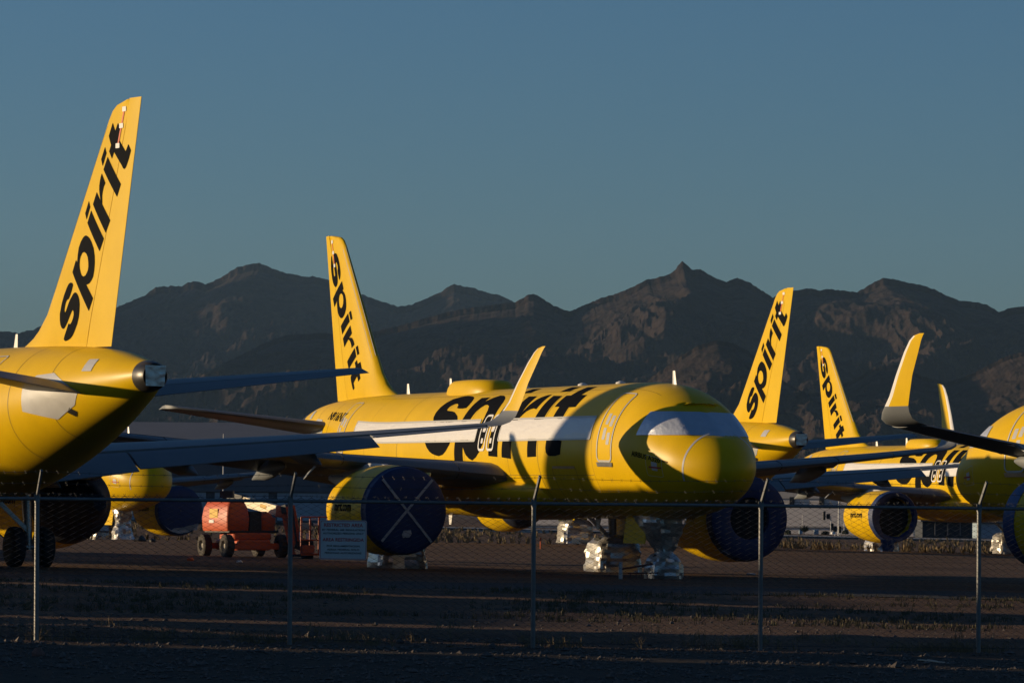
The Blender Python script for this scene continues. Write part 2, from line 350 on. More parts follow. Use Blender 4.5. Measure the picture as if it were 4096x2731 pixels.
def keyhole(o, h):
    bi = min(((i, j) for i in range(len(o)) for j in range(len(h))), key=lambda q: (o[q[0]][0]-h[q[1]][0])**2+(o[q[0]][1]-h[q[1]][1])**2)
    sg = lambda P: sum(P[i-1][0]*P[i][1]-P[i][0]*P[i-1][1] for i in range(len(P)))
    if sg(o)*sg(h) > 0: h = h[::-1]; bi = (bi[0], len(h)-1-bi[1])
    i, j = bi; e = 1e-4
    return o[:i+1]+h[j:]+h[:j]+[(h[j][0]+e, h[j][1]+e), (o[i][0]+e, o[i][1]+e)]+o[i+1:]
LET={'t':[(34.25,11.00),(34.43,10.76),(34.32,10.61),(34.50,10.42),(34.62,10.58),(35.08,10.21),(35.13,10.15),(35.20,10.12),(35.27,10.15),(35.33,10.21),(35.45,10.37),(35.56,10.56),(35.43,10.72),(35.28,10.55),(34.87,10.89),(35.02,11.10),(34.82,11.28),(34.67,11.09),(34.48,11.31)],'d2':[(33.79,10.45),(34.02,10.74),(34.14,10.58),(33.92,10.27)],'i2':[(33.99,10.18),(34.23,10.48),(35.01,9.76),(34.80,9.46)],'r':[(33.37,9.35),(33.59,9.64),(34.42,8.90),(34.17,8.60)],'ra':[(33.88,10.09),(34.12,9.84),(34.03,9.75),(33.97,9.64),(33.94,9.53),(33.95,9.31),(33.86,9.41),(33.79,9.55),(33.75,9.69),(33.75,9.79),(33.78,9.91),(33.82,10.00)],'d1':[(32.84,9.15),(33.06,9.45),(33.18,9.29),(32.97,8.99)],'i1':[(33.04,8.90),(33.26,9.20),(34.06,8.46),(33.82,8.16)],'p':[(32.35,8.00),(32.44,7.92),(32.45,7.99),(32.46,8.12),(32.51,8.30),(32.63,8.44),(32.76,8.53),(32.87,8.58),(32.98,8.59),(33.09,8.56),(33.22,8.50),(33.34,8.40),(33.46,8.25),(33.53,8.06),(33.54,7.88),(33.51,7.70),(33.45,7.54),(33.35,7.45),(33.23,7.38),(33.14,7.36),(33.05,7.35),(33.45,7.00),(33.21,6.69),(32.14,7.70)],'ph':[(32.89,8.18),(33.03,8.13),(33.12,8.04),(33.16,7.92),(33.17,7.80),(33.14,7.71),(33.08,7.65),(33.00,7.59),(32.88,7.56),(32.77,7.59),(32.69,7.66),(32.62,7.78),(32.60,7.87),(32.61,8.00),(32.66,8.08),(32.76,8.16)],'s':[(32.09,7.44),(32.16,7.42),(32.21,7.37),(32.13,7.24),(32.03,7.11),(31.94,7.02),(31.90,7.03),(31.84,7.01),(31.77,6.96),(31.71,6.86),(31.69,6.77),(31.70,6.72),(31.74,6.69),(31.79,6.72),(31.85,6.79),(31.95,6.91),(32.05,7.01),(32.15,7.08),(32.25,7.15),(32.33,7.18),(32.40,7.18),(32.48,7.15),(32.57,7.08),(32.63,6.99),(32.66,6.88),(32.65,6.70),(32.61,6.55),(32.52,6.39),(32.42,6.28),(32.32,6.18),(32.22,6.10),(32.08,6.03),(31.93,5.99),(31.77,5.97),(31.70,5.99),(31.67,6.03),(31.73,6.11),(31.81,6.20),(31.89,6.29),(31.95,6.37),(31.99,6.41),(32.05,6.39),(32.10,6.39),(32.19,6.45),(32.27,6.54),(32.31,6.63),(32.30,6.70),(32.25,6.74),(32.20,6.73),(32.14,6.68),(32.05,6.59),(31.97,6.51),(31.89,6.43),(31.80,6.36),(31.72,6.30),(31.63,6.28),(31.54,6.31),(31.45,6.39),(31.40,6.51),(31.38,6.67),(31.42,6.77),(31.46,6.89),(31.52,7.00),(31.61,7.13),(31.71,7.24),(31.81,7.34),(31.91,7.41),(32.01,7.44)]}
def letters(M=None):
    q = (lambda p: p) if M is None else (lambda p: (M[0][0]*p[0]+M[1][0]*p[1]+M[2][0], M[0][1]*p[0]+M[1][1]*p[1]+M[2][1]))
    G = {k: [q(p) for p in v] for k, v in LET.items()}
    return [keyhole(G['p'], G['ph'])]+[G[k] for k in ('s', 'd1', 'i1', 'r', 'ra', 'd2', 'i2', 't')]
M_STAR = [[0.2692, -0.8733], [-0.9175, -0.3438], [32.2646, 40.8305]]
M_FUS = [[-1.3631, 1.634], [-1.4915, -1.1948], [72.7781, -42.1686]]
# fin
FZ = [5.5,5.85,5.95,6.1,6.3,6.7,7.2,9.4,11.4,11.62,11.74,11.82]
FLE = [27.4,27.9,28.3,28.8,29.25,29.85,30.3,32.2,33.95,34.2,34.5,35.2]
def fin_le(z): return float(np.interp(z, FZ, FLE))
def fin_te(z): return 34.40+(z-5.7)*.2816
def fin_h(z): return 33.05+(z-5.9)*.4175
def fin_half(x, z):
    l, t = fin_le(z), fin_te(z); s = min(1, max(0, (x-l)/(t-l))); T = float(np.interp(z, [5.5, 7.2, 11.82], [.66, .52, .20]))
    return max(.006, T/2*(2.96*math.sqrt(s)-1.26*s-3.516*s*s+2.843*s**3-1.015*s**4)/.99)
def finmap(side, off): return lambda p: Vector((p[0], side*(fin_half(p[0], p[1])+off), p[1]))
# wing
def w_le(y): return 13.35+(y-1.97)*.399
def w_te(y): return float(np.interp(y, [0, 1.97, 6.4, 17.0], [19.45, 19.3, 19.0, 20.9]))
def w_z(y): return 2.97+(y-1.97)*.088+max(0, y-8)**2*.0016
def w_tc(y): return float(np.interp(y, [1.97, 6.4, 17], [.145, .12, .105]))
def foil_pt(s, up, tc):
    yt = 5*tc*(.2969*math.sqrt(s)-.126*s-.3516*s*s+.2843*s**3-.1015*s**4); c = .012*math.sin(pi*min(1, s*1.05))
    return c+yt*1.02 if up else c-yt*.92
def w_pt(y, s, up):
    l, t = w_le(y), w_te(y); ch = t-l; inc = float(np.interp(y, [2, 17], [2.6, -.6])); x = l+s*ch
    return Vector((x, y, w_z(y)+foil_pt(s, up, w_tc(y))*ch-(s-.35)*ch*math.sin(R(inc))))
def w_ring(y, s1, n=11):
    ss = [(1-math.cos(pi*i/(n-1)))/2*s1 for i in range(n)]
    return [w_pt(y, s, True) for s in ss[::-1]]+[w_pt(y, s, False) for s in ss[1:]]
ENG_Y, ENG_Z = 5.84, 1.88
def make_airliner():
    root = empty('airliner')
    LB = lambda mb, name, m, par, smooth=None: mb.build(name, m, par, smooth, xf=LOC)
    xs = .16+np.concatenate([np.linspace(0, 1, 34)**2*1.5, np.linspace(1.56, 3.4, 34), np.linspace(3.55, 7, 18), np.linspace(7.4, 23.6, 34), np.linspace(24, 36.84, 44)])
    th = np.linspace(0, 2*pi, 96, endpoint=False)
    mb = MB(); mb.loft([[nose_cut(surf(x, t)) for t in th] for x in xs], cap1=True); fus = LB(mb, 'fuselage', YEL, root, 50)
    # belly fairing
    mb = MB(); rings = []
    for x in np.linspace(10.6, 21.8, 34):
        q = math.sin(pi*min(1, max(0, (x-10.6)/11.2)))**.55; rings.append([Vector((x, (1.35+.92*q)*math.copysign(abs(math.sin(t))**.75, math.sin(t)), 2.55+(.55+.02*q)*1.0*math.cos(t)*(1.0 if math.cos(t) > 0 else 1.15+.38*q))) for t in np.linspace(0, 2*pi, 40, endpoint=False)])
    mb.loft(rings, cap0=True, cap1=True); LB(mb, 'belly_fairing', YEL, root, 50)
    # titles on the right flank and the left flank
    for side, sgn in ((1, 1), (-1, -1)):
        polys = letters(M_FUS)
        if side < 0: polys = [[(29.2-p[0], p[1]) for p in q] for q in polys]
        mb = MB(); decal(mb, polys, fmap(side, .006), .14); LB(mb, 'title_lettering', BLK, root)
        # white film over the cabin windows
        for a, b in ((6.3, 13.75), (15.75, 27.6)):
            mb = MB(); nx = int((b-a)/.12); rings = []
            for i in range(nx+1):
                x = a+(b-a)*i/nx
                rings.append([surf(x, side*(1.075+.345*j/7+.006*mnoise.noise((x*.9, side, 3))), .012+.010*max(0, mnoise.noise((x*1.4+j*.35, j*.8, 7*side)))+(0 if 0 < j < 7 else -.010)) for j in range(8)])
            mb.loft(rings, close=False); LB(mb, 'window_film', FILM, root, 60)
            mb = MB(); ribbon(mb, rrect(a, b, 1.075*2.02, 1.42*2.02, .05), .055, fmap(side, .020), True, .2); LB(mb, 'film_tape', FRAME, root)
        # passenger doors
        for x0, x1 in ((4.72, 5.72), (28.75, 29.6)):
            mb = MB(); nx = 6; rings = [[surf(x0+.06+(x1-x0-.12)*i/nx, side*(.63+1.09*j/16), .010) for j in range(17)] for i in range(nx+1)]
            mb.loft(rings, close=False); d = LB(mb, 'door', YEL2, root, 60)
            mb = MB(); ribbon(mb, rrect(x0, x1, .60*2.02, 1.74*2.02, .16), .06, fmap(side, .016), True); LB(mb, 'door_frame', FRAME, d)
            mb = MB(); patch(mb, [(x0-.05, 1.755*2.02), (x1+.05, 1.755*2.02), (x1+.02, 1.82*2.02), (x0-.02, 1.82*2.02)], fmap(side, .03), .2); LB(mb, 'door_sill', METAL, d)
            mb = MB()
            for q in ((.30, 1.05), (.62, 1.02), (.28, 1.32), (.60, 1.25)):
                patch(mb, rrect(x0+q[0]-.10, x0+q[0]+.10, q[1]*2.02, q[1]*2.02+.36, .02, 2), fmap(side, .014), .2)
            LB(mb, 'door_placard', LGREY, d)
        # overwing exits
        for x0 in (14.12, 14.86):
            mb = MB(); ribbon(mb, rrect(x0, x0+.52, 1.0*2.02, 1.56*2.02, .12), .075, fmap(side, .018), True); d = LB(mb, 'overwing_exit', WHITE, root)
            mb = MB(); patch(mb, rrect(x0+.14, x0+.38, 1.12*2.02, 1.28*2.02, .06), fmap(side, .014), .2)
            LB(mb, 'exit_window', FILM, d)
            mb = MB(); patch(mb, rrect(x0+.18, x0+.34, 1.38*2.02, 1.46*2.02, .03), fmap(side, .014), .2); LB(mb, 'exit_placard', FILM, d)
        # cargo door, seams
        mb = MB()
        ribbon(mb, rrect(7.5, 9.35, 1.84*2.02, 2.5*2.02, .1), .022, fmap(side, .006), True)
        for x in (10.4, 22.9, 31.2, 33.3): ribbon(mb, [(x, .02), (x, 2.9*2.02)], .02, fmap(side, .005))
        ribbon(mb, [(3.6, .95), (27.5, .95)], .014, fmap(side, .004), step=.3); ribbon(mb, [(6.2, 3.95), (27.0, 3.95)], .012, fmap(side, .004), step=.3)
        for x in (6.15, 8.9, 12.9, 16.6, 19.3, 26.2): ribbon(mb, [(x, .02), (x, 4.6)], .010, fmap(side, .004))
        LB(mb, 'panel_seams', SEAM, root)
        mb = MB(); ribbon(mb, [(7.55, 1.835*2.02), (9.3, 1.835*2.02)], .07, fmap(side, .012)); LB(mb, 'cargo_door_edge', METAL, root)
        mb = MB(); ribbon(mb, [(1.12, .35*2.02), (1.15, 1.0*2.02), (1.2, 1.5*2.02), (1.25, 2.0*2.02)], .055, fmap(side, .006), step=.05); LB(mb, 'radome_tape', LGREY, root)
        # static ports and red flag under the cockpit
        mb = MB(); ribbon(mb, [(2.55, 3.52), (2.0, 3.46)], .06, fmap(side, .03)); LB(mb, 'red_streamer', RED, root)
        mb = MB(); patch(mb, rrect(2.2, 2.45, 3.30, 3.62, .02, 2), fmap(side, .012)); ribbon(mb, rrect(2.0, 2.7, 3.10, 3.85, .08), .012, fmap(side, .008), True); LB(mb, 'access_placard', LGREY, root)
        # stabilizer root plate
        mb = MB(); patch(mb, [(31.95, 4.15), (31.95, 4.75), (32.5, 5.05), (33.4, 5.1), (34.7, 4.62), (34.4, 4.3), (33.4, 3.95)], zmap(side, .012), .15); LB(mb, 'stabilizer_root_plate', LGREY, root, 60)
        mb = MB(); patch(mb, rrect(34.75, 35.2, 5.12, 5.42, .01, 1), zmap(side, .014), .1); LB(mb, 'tail_placard', LGREY, root)
        mb = MB(); patch(mb, [(33.95, 4.12), (34.12, 4.24), (34.34, 4.14), (34.17, 4.02)], zmap(side, .012), .1); LB(mb, 'drain_panel', DARKM, root)
    # cockpit film
    mb = MB(); rings = []
    for zl in np.linspace(4.25, 4.95, 9):
        xc = next(x for x in np.arange(.5, 5, .004) if sect(x)[0] > zl+.01); row = []
        for sgn in (1, -1):
            ks = np.linspace(1, 0, 26) if sgn > 0 else np.linspace(0, 1, 26)[1:]
            for k in ks:
                x = xc+(3.32+(zl-4.25)*-.10-xc)*k**2.0; t, b, w = sect(x); c = max(-1, min(1, (zl-(t+b)/2)/((t-b)/2)))
                row.append(nose_cut(Vector((xc, 0, zl)) if k == 0 else surf(x, math.acos(c)*sgn, .02+.012*mnoise.noise((x*2.5, zl*3, 2.2))), .022))
        rings.append(row)
    mb.loft(rings, close=False); LB(mb, 'cockpit_film', FILMW, root, 60)
    # antennas, satcom dome, exhaust
    for x, h in ((4.4, .42), (22.9, .46), (27.0, .36)):
        z = sect(x)[0]; mb = MB(); mb.loft([[Vector((x+dx*k, dy*k, z-.03)) for dx, dy in ((0, 0), (.12, .03), (.32, 0), (.12, -.03))] if kk == 0 else [Vector((x+o+dx*k, dy*k, z+h)) for dx, dy in ((0, 0), (.1, .02), (.22, 0), (.1, -.02))] for kk, k, o in ((0, 1, 0), (1, .75, .14))], cap1=True); LB(mb, 'antenna', WHITE, root)
    mb = MB(); rings = []
    for k, dz in ((1, -.12), (1.0, .02), (.97, .16), (.90, .30), (.80, .385), (.55, .42), (.2, .43)):
        rings.append([Vector((20.3+2.0*k*math.copysign(abs(math.cos(t))**.75, math.cos(t)), .82*k*math.copysign(abs(math.sin(t))**.8, math.sin(t)), 5.84+dz)) for t in np.linspace(0, 2*pi, 40, endpoint=False)])
    mb.loft(rings, cap1=True); d = LB(mb, 'satellite_dome', YEL, root, 50)
    for x in (8.6, 11.6, 16.4):
        mb = MB(); mb.lathe([(0, .16), (.06, .15), (.1, .06), (.11, .005)], (x, 0, sect(x)[0]-.02), 'z', 12); LB(mb, 'beacon', WHITE, root, 60)
    zt, zb, w = sect(37.0); zc = (zt+zb)/2
    mb = MB(); mb.loft([[Vector((x, w*k*math.sin(t), zc+(x-37)*.12*-1*0+(zt-zb)/2*k*math.cos(t))) for t in np.linspace(0, 2*pi, 32, endpoint=False)] for x, k in ((36.98, 1.015), (37.2, .98), (37.42, .88), (37.5, .78), (37.44, .72), (37.2, .66))], cap1=True); ex = LB(mb, 'exhaust_cone', DARKM, root, 40)
    mb = MB(); rings = []
    for i in range(9):
        rings.append([Vector((37.52+.02*mnoise.noise((i*.9, j*.7, 1)), (-.27+.54*j/8)*(.88+.12*i/8), zc-.24+.50*i/8)) for j in range(9)])
    mb.loft(rings, close=False); LB(mb, 'exhaust_foil', FOIL, ex, 60)
    # fin and rudder
    zs = [5.5, 5.85, 5.95, 6.1, 6.3, 6.7, 7.2, 8, 9.4, 10.5, 11.4, 11.62, 11.74, 11.82]
    mb = MB(); rings = []
    for z in zs:
        l, h = fin_le(z), min(fin_h(z), fin_te(z)-.35); ss = [l+(h-l)*(1-math.cos(pi*i/22))/2*1.0 for i in range(12)]; ss = [l+(h-l)*(i/11)**1.7 for i in range(12)]
        rings.append([Vector((x, fin_half(x, z), z)) for x in ss[::-1]]+[Vector((x, -fin_half(x, z), z)) for x in ss[1:]])
    mb.loft(rings, cap1=True); fin = LB(mb, 'tail_fin', YEL, root, 40)
    mb = MB(); rings = []
    for z in np.linspace(5.78, 11.84, 10):
        h, t = min(fin_h(z)+.025, fin_te(z)-.33), fin_te(z); ss = np.linspace(h, t, 6)
        rings.append([Vector((x, fin_half(x, z), z)) for x in ss[::-1]]+[Vector((x, -fin_half(x, z), z)) for x in ss])
    mb.loft(rings, cap0=True, cap1=True); rud = LB(mb, 'rudder', YEL2, root, 30)
    for side, M in ((-1, None), (1, M_STAR)):
        mb = MB(); decal(mb, letters(M), finmap(side, .010), .15); LB(mb, 'fin_lettering', BLK, fin)
        mb = MB(); ribbon(mb, [(fin_le(z)+.10, z) for z in np.linspace(7.3, 11.3, 20)], .14, finmap(side, .004), step=.2); LB(mb, 'leading_edge_strip', LGREY, fin)
        mb = MB(); ribbon(mb, [(fin_h(z)-.22, z) for z in np.linspace(10.75, 11.55, 8)], .07, finmap(side, .012), step=.1); LB(mb, 'fin_streamer', ORG, fin)
        mb = MB()
        for z in (10.72, 11.2, 11.6): patch(mb, rrect(fin_h(z)-.34, fin_h(z)-.12, z-.06, z+.06, .01, 1), finmap(side, .014))
        LB(mb, 'streamer_tape', WHITE, fin)
    # wings
    for side in (1, -1):
        SD = lambda p: Vector((p[0], p[1]*side, p[2]))
        B = lambda mb, name, m, par, smooth=None: mb.build(name, m, par, smooth, xf=lambda p: LOC(SD(p)))
        mb = MB(); mb.loft([w_ring(y, .80) for y in [.6, 1.97, 3, 4.2, 5.3, 6.4, 8, 10, 12, 14, 15.5, 16.9]], cap0=True, cap1=True)
        mb2 = mb; wing = B(mb2, 'wing', GREY, root, 40)
        # leading-edge slat joints
        mb = MB()
        for y in (3.2, 6.6, 9.2, 11.8, 14.4):
            mb.tube([w_pt(y, s, u)+Vector((0, 0, .004 if u else -.004)) for s, u in ((.16, True), (.08, True), (.03, True), (.005, True), (.005, False), (.03, False), (.08, False))], .012, 4)
        mb.tube([w_pt(y, .165, True)+Vector((0, 0, .002)) for y in np.linspace(2.4, 16.6, 30)], .010, 4)
        B(mb, 'slat_gaps', GAP, wing)
        def panel(y0, y1, ext, droop, name, s0=.79, m=GREY):
            rings = []
            for y in np.linspace(y0, y1, 7):
                c = w_te(y)-w_le(y); a = w_pt(y, s0, True); b = w_pt(y, s0, False); h = (a+b)/2+Vector((ext*.5+.05, 0, -.02)); L = (1-s0)*c+ext*.5; t = max(.05, (a.z-b.z)*.8); cs, sn = math.cos(R(droop)), math.sin(R(droop))
                prof = [(0, 0), (.05, .42), (.25, .5), (1, .06), (1, -.06), (.25, -.42), (.05, -.4)]
                rings.append([h+Vector((p*L*cs+q*t*sn, 0, -p*L*sn+q*t*cs)) for p, q in prof])
            mb = MB(); mb.loft(rings, cap0=True, cap1=True); return B(mb, name, m, wing, 40)
        panel(2.15, 6.35, .8, 22, 'flap', .76); panel(6.45, 13.35, .6, 21, 'flap', .76); panel(13.45, 16.8, 0, 4, 'aileron', .785)
        for y, L in ((7.9, 3.0), (11.6, 2.5), (3.9, 3.0)):
            te = w_pt(y, .80, False); mb = MB(); rings = []
            for k in np.linspace(0, 1, 16):
                r_ = math.sin(pi*min(1, k*.96+.02))**.7*(1 if k < .6 else 1-.45*(k-.6)/.4); c = te+Vector((-1.55+L*k*1.12, 0, -.20-.42*k*k))
                rings.append([c+Vector((0, .19*r_*math.cos(t), .31*r_*math.sin(t))) for t in np.linspace(0, 2*pi, 14, endpoint=False)])
            mb.loft(rings, cap0=True, cap1=True); B(mb, 'flap_track_fairing', GREY, wing, 50)
        # sharklet: grey root curve, then yellow blade with pale leading edge
        z17 = w_z(16.9); path = [(16.9, z17, None, None), (17.2, z17+.05, 19.42, 20.96), (17.45, z17+.15, 19.58, 21.0), (17.6, z17+.32, 19.82, 21.05), (17.66, z17+.48, 20.02, 21.08), (17.72, 5.15, 20.30, 21.2), (17.80, 5.7, 20.68, 21.42), (17.90, 6.3, 21.16, 21.80), (17.95, 6.6, 21.46, 21.98), (17.97, 6.72, 21.66, 22.08), (17.98, 6.78, 21.95, 22.15)]
        rings = []
        for i, (y, z, l, t) in enumerate(path):
            if l is None: l, t = w_le(16.9), w_te(16.9)
            a = path[max(i-1, 0)]; b = path[min(i+1, len(path)-1)]; d = Vector((0, b[0]-a[0], b[1]-a[1])).normalized(); nrm = Vector((0, -d.z, d.y))
            c = t-l; ss = [(1-math.cos(pi*k/10))/2 for k in range(11)]
            o = Vector((0, y, z)); rings.append([o+Vector((l+s*c, 0, 0))+nrm*foil_pt(s, True, .09)*c for s in ss[::-1]]+[o+Vector((l+s*c, 0, 0))+nrm*foil_pt(s, False, .09)*c for s in ss[1:]])
        mb = MB(); mb.loft(rings[:5], cap0=True); B(mb, 'winglet_root', GREY, wing, 50)
        mb = MB(); mb.loft(rings[4:], cap1=True); sh = B(mb, 'winglet', YEL, wing, 50)
        sh.data.materials.append(WHITE); n = 21
        for i, p in enumerate(sh.data.polygons):
            j = i % n
            if i < 5*n and 7 <= j <= 12: p.material_index = 1
        # pylon and engine
        mb = MB(); rings = []
        for x, zt, zb, hw in ((12.9, 3.24, 3.0, .10), (13.6, 3.32, 2.9, .19), (14.6, 3.34, 2.85, .22), (15.6, 3.22, 2.6, .22), (17.2, 3.05, 2.55, .18), (18.6, 2.95, 2.8, .06)):
            rings.append([Vector((x, ENG_Y+a*hw, z)) for a, z in ((-.6, zt), (.6, zt), (1, (zt+zb)/2), (.8, zb), (-.8, zb), (-1, (zt+zb)/2))])
        mb.loft(rings, cap0=True, cap1=True); B(mb, 'pylon', LGREY, root, 40)
        mb = MB(); mb.lathe([(12.55, .02), (12.5, 1.04), (12.1, 1.06), (11.8, 1.11), (11.62, 1.19), (11.57, 1.24), (11.62, 1.30), (11.85, 1.345), (12.3, 1.385), (13, 1.41), (13.8, 1.39), (14.6, 1.31), (15.3, 1.19), (15.9, 1.06), (15.88, 1.03), (15.2, .99), (15.0, .80)], (0, ENG_Y, ENG_Z), 'x', 48)
        eng = B(mb, 'engine', YEL, root, 40)
        mb = MB(); mb.lathe([(14.9, .86), (15.6, .74), (16.5, .56), (17.1, .44), (17.08, .38), (16.9, .34), (17.4, .24), (17.9, .03)], (0, ENG_Y, ENG_Z), 'x', 32); B(mb, 'exhaust_nozzle', DARKM, eng, 40)
        mb = MB()
        for x in (12.75, 14.3):
            mb.lathe([(x-.006, np.interp(x, [12.3, 13, 13.8, 14.6], [1.385, 1.41, 1.39, 1.31])+.004), (x+.012, np.interp(x, [12.3, 13, 13.8, 14.6], [1.385, 1.41, 1.39, 1.31])+.004)], (0, ENG_Y, ENG_Z), 'x', 48)
        B(mb, 'cowl_joint', SEAM, eng)
        tm = text_mesh('spirit.com', .42, .012)
        for fl in (1, -1):
            t2 = MB(); t2.f = tm.f
            for v in tm.v:
                xx = 13.5-fl*v[0]; rr = np.interp(xx, [12.3, 13, 13.8, 14.6, 15.3], [1.385, 1.41, 1.39, 1.31, 1.19])+.008; an = (v[1]-.05)/1.4
                t2.v.append((xx, ENG_Y*side+fl*rr*math.cos(an), ENG_Z+rr*math.sin(an)))
            t2.build('cowl_lettering', BLK, eng, xf=LOC)
        mb = MB(); mb.loft([[Vector((12.4, ENG_Y-1.05, ENG_Z+.92)), Vector((12.4, ENG_Y-1.07, ENG_Z+.90)), Vector((13.7, ENG_Y-1.09, ENG_Z+.90)), Vector((13.7, ENG_Y-1.06, ENG_Z+.93))], [Vector((13.15, ENG_Y-1.40, ENG_Z+1.20)), Vector((13.15, ENG_Y-1.42, ENG_Z+1.18)), Vector((13.65, ENG_Y-1.43, ENG_Z+1.18)), Vector((13.65, ENG_Y-1.40, ENG_Z+1.21))]], cap0=True, cap1=True); B(mb, 'nacelle_strake', YEL, eng)
        # stabilizer and elevator
        def h_pt(y, s, up):
            l, t = 31.3+(y-.8)*.62, 34.9+(y-.8)*.205; c = t-l; return Vector((l+s*c, y, 4.74+(y-.8)*.118+foil_pt(s, up, .10)*c-.012*c-(s-.5)*c*math.sin(R(2.2))))
        ss = [(1-math.cos(pi*k/18))/2*1.0*.72*2 if False else .71*(k/9)**1.5 for k in range(10)]
        rings = []
        for y in (.35, .8, 2, 3.5, 5, 6.0, 6.18, 6.3):
            kk = 1 if y < 6.05 else (.85 if y < 6.2 else .5)
            rings.append([h_pt(y, .71-(.71-s)*kk, True) for s in ss[::-1]]+[h_pt(y, .71-(.71-s)*kk, False) for s in ss[1:]])
        mb = MB(); mb.loft(rings, cap0=True, cap1=True); hs = B(mb, 'stabilizer', GREY, root, 40)
        rings = []
        for y in np.linspace(.95, 6.28, 6):
            a = h_pt(y, .72, True); b = h_pt(y, .72, False); h = (a+b)/2; L = .28*((34.9+(y-.8)*.205)-(31.3+(y-.8)*.62)); t = (a.z-b.z)*.95; cs, sn = math.cos(R(9)), math.sin(R(9))
            rings.append([h+Vector((.02+p*L*cs+q*t*sn, 0, -p*L*sn+q*t*cs)) for p, q in ((0, .5), (.5, .3), (1, .05), (1, -.05), (.5, -.3), (0, -.5))])
        mb = MB(); mb.loft(rings, cap0=True, cap1=True); B(mb, 'elevator', GREY, hs, 30)
        # main gear
        mb = MB(); mb.tube([(17.71, 3.8, .5), (17.66, 3.75, 1.3), (17.6, 3.65, 2.9)], [.10, .13, .17], 12); mb.bar((17.71, 3.8, 1.0), (17.65, 2.4, 2.3), .12)
        mb.tube([(17.71, 3.25, .585), (17.71, 4.35, .585)], .09, 10); g = B(mb, 'main_gear', STEEL, root, 40)
        for y in (3.36, 4.24):
            mb = MB(); mb.lathe([(-.20, .30), (-.20, .48), (-.15, .565), (-.05, .585), (.05, .585), (.15, .565), (.20, .48), (.20, .30)], (17.71, y, .585), 'y', 32, True, True); B(mb, 'wheel', TYRE, g, 40)
        mb = MB(); mb.loft([[Vector((16.9, 4.06, z)), Vector((18.4, 4.06, z)), Vector((18.4, 4.10, z)), Vector((16.9, 4.10, z))] for z in (1.15, 2.6)], cap0=True, cap1=True); B(mb, 'gear_door', YEL2, g)
    # nose gear
    B = lambda mb, name, m, par, smooth=None: mb.build(name, m, par, smooth, xf=LOC)
    mb = MB(); mb.tube([(5.07, 0, .38), (5.0, 0, 1.9)], [.09, .12], 12); mb.bar((5.05, 0, .9), (6.2, 0, 1.85), .09); mb.tube([(5.07, -.3, .38), (5.07, .3, .38)], .07, 10); g = B(mb, 'nose_gear', STEEL, root, 40)
    for y in (-.26, .26):
        mb = MB(); mb.lathe([(-.11, .2), (-.11, .32), (-.05, .38), (.05, .38), (.11, .32), (.11, .2)], (5.07, y, .38), 'y', 28, True, True); B(mb, 'wheel', TYRE, g, 40)
    for y in (-.42, .42):
        mb = MB(); mb.loft([[Vector((x, y*(1+.25*(1.85-z)), z)) for x in (5.3, 6.9)]+[Vector((x, y*(1+.25*(1.85-z))+.03, z)) for x in (6.9, 5.3)] for z in (1.05, 1.84)], cap0=True, cap1=True); B(mb, 'gear_door', YEL2, g)
    # belly details
    for x in (9.9, 22.6):
        mb = MB(); mb.loft([[Vector((x, -.02, 1.8)), Vector((x+.35, -.02, 1.8)), Vector((x+.35, .02, 1.8)), Vector((x, .02, 1.8))], [Vector((x+.12, -.01, 1.45)), Vector((x+.3, -.01, 1.45)), Vector((x+.3, .01, 1.45)), Vector((x+.12, .01, 1.45))]], cap0=True, cap1=True)
        B(mb, 'belly_antenna', WHITE, root)
    return root
def place(root, k):
    nx, ny, hd, z0 = PL[k]; a = R(hd); loc = Vector((nx-16*math.cos(a), ny-16*math.sin(a), z0))
    root.matrix_world = TM @ Matrix.Translation(loc) @ Matrix.Rotation(a, 4, 'Z')
proto = make_airliner(); index_kids()
PLANES = {'A': proto}
for k in 'BCDEG': PLANES[k] = copy_tree(proto)
for k in PLANES: place(PLANES[k], k)
# left winglets of C (hidden behind the middle tail) and B (far outside the frame) are left out
for w_ in [o for o in bpy.data.objects if o.parent in (PLANES['C'], PLANES['B']) and o.name.split('.')[0] == 'wing']:
    if sum(v.co.y for v in w_.data.vertices) > 0:
        for o in [o for o in bpy.data.objects if o.parent == w_ and o.name.startswith('winglet')]: bpy.data.objects.remove(o)
for o in [o for o in bpy.data.objects if o.name.startswith('gear_door') and o.parent.parent in (PLANES['B'], PLANES['E'])]: bpy.data.objects.remove(o)
G_AIR = 'stored yellow airliners'
tag(PLANES['A'], 'yellow airliner in the middle, nose to the right, pale X taped over blue engine cover', 'airliner', G_AIR)
tag(PLANES['B'], 'nearest yellow airliner at the left edge, tail towards the fence, long wing reaching right', 'airliner', G_AIR)
tag(PLANES['C'], 'yellow airliner behind the middle one, only its tail seen right of the cockpit', 'airliner', G_AIR)
tag(PLANES['D'], 'yellow airliner at right with torn blue engine cover, its tail fin second from the right', 'airliner', G_AIR)
tag(PLANES['E'], 'yellow airliner cut by the right edge, shaded nose to the left, upturned winglet in front', 'airliner', G_AIR)
tag(PLANES['G'], 'yellow airliner behind the nearest tail, only lower nose, foil wrapped gear and engine showing', 'airliner', G_AIR)
# unseen airliner added beyond the left edge so its tail shades the middle one
PL['Z'] = (-54.5, 166.2, 115.0, -.1); PLANES['Z'] = copy_tree(proto); place(PLANES['Z'], 'Z')
tag(PLANES['Z'], 'yellow airliner added outside the picture beyond the left edge for its tail shadow', 'airliner', G_AIR)

